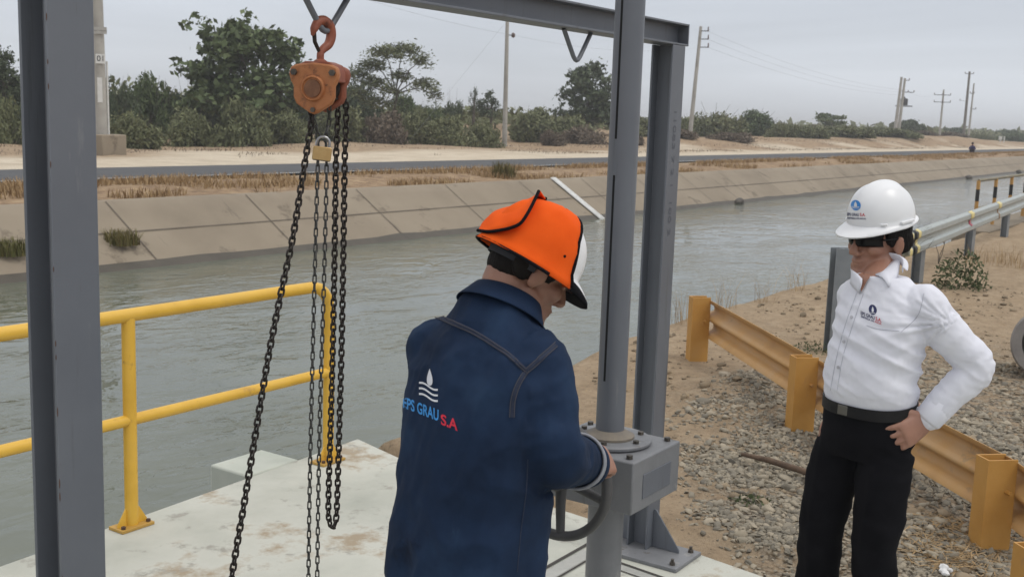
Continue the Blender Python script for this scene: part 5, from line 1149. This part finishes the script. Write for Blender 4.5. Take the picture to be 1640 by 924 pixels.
add_hand(g, wwrR, V((.93, -.18, -.05)), V((.05, .75, -.66)), V((0, .5, .8)), [1.0, 1.05, 1.1, 1.15], 1.0, .10, .5)
add_hand(g, wwrL, V((1, -.05, -.12)), V((-.05, -.8, -.6)), V((0, -.5, .8)), [1.0, 1.05, 1.1, 1.15], 1.0, .10, .5)
for s_ in (-1, 1):
    g.tube([WF(.0, s_*.09, .86), WF(.02, s_*.10, .47), WF(-.01, s_*.11, .08), WF(0, s_*.11, .045)], [.075, .052, .036, .036], 14, round_ends=True)
    g.tube([WF(-.05, s_*.11, .036), WF(.12, s_*.12, .03)], [.036, .03], 12, round_ends=True)
worker = link('person', remesh(g, .0042, 3, .5), skW, None, sharp=0)
setp(worker, 'worker in navy denim jacket and orange covered hard hat, seen from behind, turning the handwheel', 'person')
hair(MW, worker)
# jacket
g = MB()
WF.torso(g, [(.795, -.010, .130, .196, 2.5), (.83, -.010, .131, .196, 2.5), (.95, -.004, .128, .192, 2.5), (1.08, .010, .128, .190, 2.5), (1.20, .026, .130, .196, 2.5), (1.29, .042, .124, .198, 2.4), (1.35, .058, .110, .184, 2.3), (1.40, .074, .092, .145, 2.1), (1.435, .086, .076, .105, 2.0, 0, R(20)), (1.452, .093, .066, .082, 2.0, 0, R(25))])
cR = wwrR-(wwrR-welR).normalized()*.005
sleeve(g, wshR, welR, cR, (.078, .068, .052)); sleeve(g, WF(.055, .150, 1.32), welL, wwrL, (.082, .070, .055))
me = remesh(g, .0062, 8, .5)
def jk_disp(p, n_):
    x, y, z = WF.loc(p); dR = (p-welR).length
    if min((p-wshR.lerp(welR, k_/4)).length for k_ in range(5)) < .095 and y < -.13 or min((p-welR.lerp(cR, k_/4)).length for k_ in range(5)) < .085:
        ax1 = (cR-welR).normalized() if (p-cR).length < (p-wshR).length else (welR-wshR).normalized(); s_ = (p-welR).dot(ax1)
        return (.5+.8*math.exp(-(dR/.12)**2))*.010*(.45-1.5*abs(noise.noise(V((s_*20, z*5, x*6)))))+.0012*noise.noise(p*50)
    d = .011*noise.noise(V((x*7, y*9, z*2.6)))+.011*(.4-abs(noise.noise(V((y*9+z*5, z*7-y*4, x*5+4)))*1.5))
    d += .006*math.exp(-((z-1.25)/.09)**2)*noise.noise(V((y*22+z*9, z*5, 2)))
    d += .0035*(.4-abs(noise.noise(V((y*30+z*10, z*9-y*7, x*20))))*1.5)
    return d+.001*noise.noise(p*50)
displace(me, jk_disp)
jk = link('jacket', me, denim, worker, sharp=0); tj = bvh(me)
cl = sh_col(WF, WF(.095, 0, 1.437), R(34), .068, .078, .034, .050, R(14), .55, denim, jk, 'collar', .005, flare=.42)
seams = {'yoke': [(664, 502), (690, 505), (715, 513), (758, 532), (807, 563), (843, 594)], 'shoulder': [(843, 594), (866, 574), (890, 552)], 'armhole': [(843, 594), (830, 615), (822, 640), (820, 668)], 'side': [(845, 735), (842, 790), (834, 850), (828, 915)]}
for k_, pth in seams.items():
    if k_ != 'side': strip_on(tj, pth, .012, denim_s, 'seam', jk, .0012, .0012)
    for o_ in ((-3.6, 3.6) if k_ != 'side' else (0,)):
        strip_on(tj, [(x+(o_*.35 if k_ in ('yoke',) else o_ if k_ == 'armhole' else o_*.4), y+(o_ if k_ != 'armhole' else 0)) for x, y in pth], .0017, stitch if k_ != 'side' else denim_s, 'stitching', jk, .0030 if k_ != 'side' else .001, .0006)
# hem band
# reflective cuff band
cd_ = (cR-welR).normalized(); b0 = cR-cd_*.105
me_b = MB().tube([b0, b0+cd_*.006, b0+cd_*.034, b0+cd_*.040], [.066, .0695, .0655, .062], 36, caps=False)
rb_ = me_b.build('reflective_band', mat('reflective_tape', [(.20, .21, .235), (.27, .28, .31)], .5, scale=30), jk, sharp=0); so = rb_.modifiers.new('s', 'SOLIDIFY'); so.thickness = .006
MB().tube([cR-cd_*.05, cR-cd_*.046, cR-cd_*.004, cR+cd_*.006], [.058, .063, .0605, .054], 28, caps=False).build('cuff', denim, jk, sharp=0)
# logo on the back
decal_px(tj, poly_me([drop(6.0, 13.5)]), logo_w, 'emblem_drop', jk, (689, 604), (1, .15), (0, -1), .0016)
decal_px(tj, poly_me([[(x*15, y*9) for x, y in wave(w_, .22, .34)] for w_ in (1.0, 0, -1.0)]), logo_w, 'emblem_waves', jk, (687, 626), (1, .38), (0, -1), .0016)
for body, x0, x1, y0, hgt, mt in (('EPS GRAU', 646, 703, 652, 18, logo_b), ('S.A', 706.5, 733.5, 679, 17, logo_r)):
    me, w = text_me(body, .022); decal_px(tj, me, mt, 'lettering', jk, (x0, y0), ((x1-x0)/w, .38*(x1-x0)/w), (0, -hgt/.72), .0016)
# trousers and boots
g = MB(); WF.torso(g, [(.74, -.008, .10, .150, 2.3), (.84, -.01, .108, .158, 2.3), (.95, 0, .10, .15, 2.3)])
for s_ in (-1, 1):
    P = spline([WF(-.008, s_*.075, .80), WF(.0, s_*.085, .66), WF(.02, s_*.102, .46), WF(0, s_*.108, .25), WF(-.005, s_*.11, .05)], 5); k = len(P)
    g.tube(P, [np.interp(i/(k-1), [0, .5, 1], [.088, .082, .082]) for i in range(k)], 20)
me = remesh(g, .009, 5); displace(me, lambda p, n_: .006*noise.noise(V((p.x*9, p.y*9, p.z*12))))
link('trousers', me, mat('grey_blue_trousers', [(.05, .055, .07), (.075, .08, .095)], .9, scale=9, bump=.2, bscale=300, bdist=.001), worker, sharp=0)
for s_ in (-1, 1):
    g = MB(); g.tube([WF(-.06, s_*.11, .05), WF(.02, s_*.113, .05), WF(.09, s_*.118, .04), WF(.15, s_*.122, .032)], [.046, .05, .044, .034], 18, round_ends=True); me = remesh(g, .006, 3)
    for v in me.vertices: v.co.z = max(v.co.z, .002)
    link('boot', me, leather, worker, sharp=0)
# hard hat with an orange sun cover, its neck flap folded up
MWH = MW @ Matrix.Translation((-.004, 0, .0))
CX, CY, CZ = .118, .101, .122
gh = helmet_mesh(MWH, CX, CY, CZ, .03, .036, .002); hat = gh.build('hard_hat', white_h, worker, sharp=55); so = hat.modifiers.new('s', 'SOLIDIFY'); so.thickness = .0028; so.offset = -1
oc = mat('orange_cloth', [(.70, .085, .008), (.80, .115, .013)], .9, spec=.12, scale=8, bump=.15, bscale=320, bdist=.001); pb = mat('black_piping', (.006, .006, .008), .9, spec=.1)
g = MB(); n = 40; rows = []
def cov(a, t, grow=.010):                      # a: 0 crown .. 1 rim; t: azimuth
    q = a*math.pi/2; rr = max(math.sin(min(q, math.pi/2)), 1e-3)**.9; zz = math.cos(min(q, math.pi/2))**.92 if q < math.pi/2 else 0
    fl_ = 1+max(0, a-1)*.9; return V(((CX+grow)*rr*math.cos(t)*fl_, (CY+grow)*rr*math.sin(t)*fl_, (CZ+grow)*zz+.03-max(0, a-1)*.20))
T0 = R(34)
edge = []
rows = []
for i in range(17):
    a = .02+i/16*1.13; row = []
    for j in range(n+1):
        t = T0+(2*math.pi-2*T0)*j/n
        p = cov(a, t, .010+.004*noise.noise(V((a*3, t*1.2, 1)))+.0045*noise.noise(V((a*6+t, t*3, 4))))
        row.append(p)
    rows.append(row)
# the front edge follows a plane across the dome
def clampx(p):
    lim = .034+.03*max(0, (.10-p.z)/.1)
    return V((min(p.x, lim), p.y, p.z))
rows = [[MWH @ clampx(p) for p in r_] for r_ in rows]
cvr = MB().sheet(rows).build('hat_cover', oc, worker, sharp=0); so = cvr.modifiers.new('s', 'SOLIDIFY'); so.thickness = .003
def covx(z): return .034+.03*max(0, (.10-z)/.1)
def edge_pt(a, sgn):
    q = min(a, 1)*math.pi/2; rr = math.sin(q)**.9; z = cov(a, 0)[2]; cx = min(1, covx(z)/((CX+.008)*rr)); t = math.acos(cx)
    p = cov(a, sgn*t, .009); return MWH @ p
aa = [a for a in [i/40 for i in range(4, 46)] if (CX+.008)*math.sin(min(a, 1)*math.pi/2)**.9 > covx(cov(a, 0)[2])]
pts = [edge_pt(a, -1) for a in reversed(aa)]+[edge_pt(a, 1) for a in aa]
MB().tube(pts, .0042, 8).build('piping', pb, cvr)
low = [MWH @ cov(1.145, T0+(2*math.pi-2*T0)*j/40, .008) for j in range(8, 33)]
MB().tube(low, .004, 8).build('piping', pb, cvr)
for z_ in (0,):
    p = MWH @ V((.012, -.1065, .055)); MB().ell(p, (.0045, .0045, .0045), n=10, m_=8).build('eyelet', pb, cvr)
# folded-up neck flap: a pouch of cloth with a piped lower edge
near = [(765, 369, 2.56), (782, 371, 2.525), (800, 369, 2.50), (818, 365, 2.485), (833, 358, 2.475), (843, 345, 2.48), (853, 327, 2.50), (863, 306, 2.53)]
crest = [(766, 368, 2.58), (773, 355, 2.60), (785, 343, 2.61), (803, 334, 2.61), (823, 327, 2.61), (840, 322, 2.60), (855, 314, 2.58), (865, 305, 2.545)]
farE = [(772, 368, 2.64), (788, 358, 2.70), (806, 349, 2.72), (824, 342, 2.72), (842, 338, 2.70), (856, 334, 2.67), (868, 326, 2.63), (874, 318, 2.58)]
nearS = spline([at(*p) for p in near], 6); crS = spline([at(*p) for p in crest], 6); faS = spline([at(*p) for p in farE], 6); rows = []
for k in range(9):
    s_ = k/8
    row = []
    for i in range(len(nearS)):
        a, b, c = nearS[i], crS[i], faS[i]
        p = a.lerp(b, s_*2) if s_ <= .5 else b.lerp(c, s_*2-1)
        bul = math.sin(math.pi*(s_*2 % 1 if s_ < 1 else 0))*math.sin(math.pi*i/(len(nearS)-1))
        nrm = (p-MWH @ V((0, 0, .06))).normalized()
        row.append(p+nrm*(.008*bul+.004*noise.noise(p*28)*math.sin(math.pi*i/(len(nearS)-1))))
    rows.append(row)
flp = MB().sheet(rows).build('neck_flap', oc, worker, sharp=0); so = flp.modifiers.new('s', 'SOLIDIFY'); so.thickness = .003
MB().tube(nearS, .0038, 8).build('piping', pb, flp); MB().tube(faS, .0038, 8).build('piping', pb, flp)
# black visor edge below the front brim
rows = []
for s_, dz in ((.0, -.004), (.5, -.010), (1.0, -.018), (1.12, -.026), (1.0, -.030), (.3, -.020)):
    row = []
    for j in range(31):
        t = R(-72)+R(144)*j/30; fr_ = max(0, math.cos(t)); ex = (.006+.040*fr_**1.6)*s_+.004
        row.append(MWH @ V(((CX+ex)*math.cos(t), (CY+ex*.8)*math.sin(t), .03+dz-.014*s_*fr_**2)))
    rows.append(row)
MB().sheet(rows).build('visor', pb, hat, sharp=0)
g = MB()   # dark strap band seen below the cover at the nape
nb2 = [MWH @ V((-.108*math.cos(t), .092*math.sin(t), .016)) for t in [R(-78)+R(156)*j/20 for j in range(21)]]
nb3 = [MWH @ V((-.106*math.cos(t), .088*math.sin(t), -.012)) for t in [R(-78)+R(156)*j/20 for j in range(21)]]
sb = g.sheet([nb2, nb3]).build('headband', mat('dark_band', (.02, .022, .03), .8), hat, sharp=0); so = sb.modifiers.new('s', 'SOLIDIFY'); so.thickness = .003
# ---- distant crouching person ------------------------------------------------
q = onz(1556.5, 247, .14); WK = Fig(q, R(185)); q.z = .14
navy = mat('dark_blue_cloth', [(.014, .013, .05), (.04, .025, .12)], .8, scale=6)
hd = WK(.10, 0, .84); g = MB(); g.ell(hd, (.095, .078, .115)); g.tube([hd-V((0, 0, .06)), WK(.06, 0, .66)], [.055, .065], 12, round_ends=True)
def crouch(g, k, arms=True, legs=True, trunk=True):
    if trunk: g.tube([WK(-.12, 0, .22), WK(-.08, 0, .40), WK(.04, 0, .60), WK(.06, 0, .66)], [.15*k, .16*k, .16*k, .09*k], 16, round_ends=True)
    for s_ in (-1, 1):
        if legs: g.tube([WK(-.10, s_*.09, .22), WK(.22, s_*.15, .44), WK(.02, s_*.14, .07)], [.09*k, .07*k, .05*k], 12, round_ends=True); g.tube([WK(.0, s_*.14, .045), WK(.18, s_*.15, .03)], [.045, .035], 10, round_ends=True)
        if arms: g.tube([WK(.04, s_*.14, .60), WK(.10, s_*.24, .42), WK(.28, s_*.12, .42)], [.065*k, .05*k, .038*k], 10, round_ends=True)
crouch(g, .75)
wk = setp(link('person', remesh(g, .012, 2), skS, None, sharp=0), 'tiny distant person in dark blue clothes crouching on the far road verge', 'person')
g = MB(); crouch(g, 1.05, legs=False); link('jacket', remesh(g, .015, 2), navy, wk, sharp=0)
g = MB(); crouch(g, 1.0, arms=False, trunk=False); link('trousers', remesh(g, .015, 2), mat('dark_trousers', (.012, .012, .016), .8), wk, sharp=0)
g = MB(); g.ell(hd+V((0, 0, .03)), (.105, .088, .11)); g.build('hair', hair_m, wk)
for o in list(bpy.data.meshes):
    if o.users == 0: bpy.data.meshes.remove(o)
# ------------------------------------------------------------------ haze in the air
hz = MB().box((490, 0, 4.2), (2640, 1640, 16.0)); hzm = bpy.data.materials.new('air'); hzm.use_nodes = True; N = hzm.node_tree.nodes; L = hzm.node_tree.links
N.remove(N['Principled BSDF']); pv = N.new('ShaderNodeVolumePrincipled'); pv.inputs['Color'].default_value = (.92, .93, .95, 1); pv.inputs['Density'].default_value = .0010; L.new(pv.outputs[0], N['Material Output'].inputs['Volume'])
ho_ = hz.build('haze', hzm, smooth=False); setp(ho_, 'thin pale haze in the air over the canal', None, None, 'stuff')
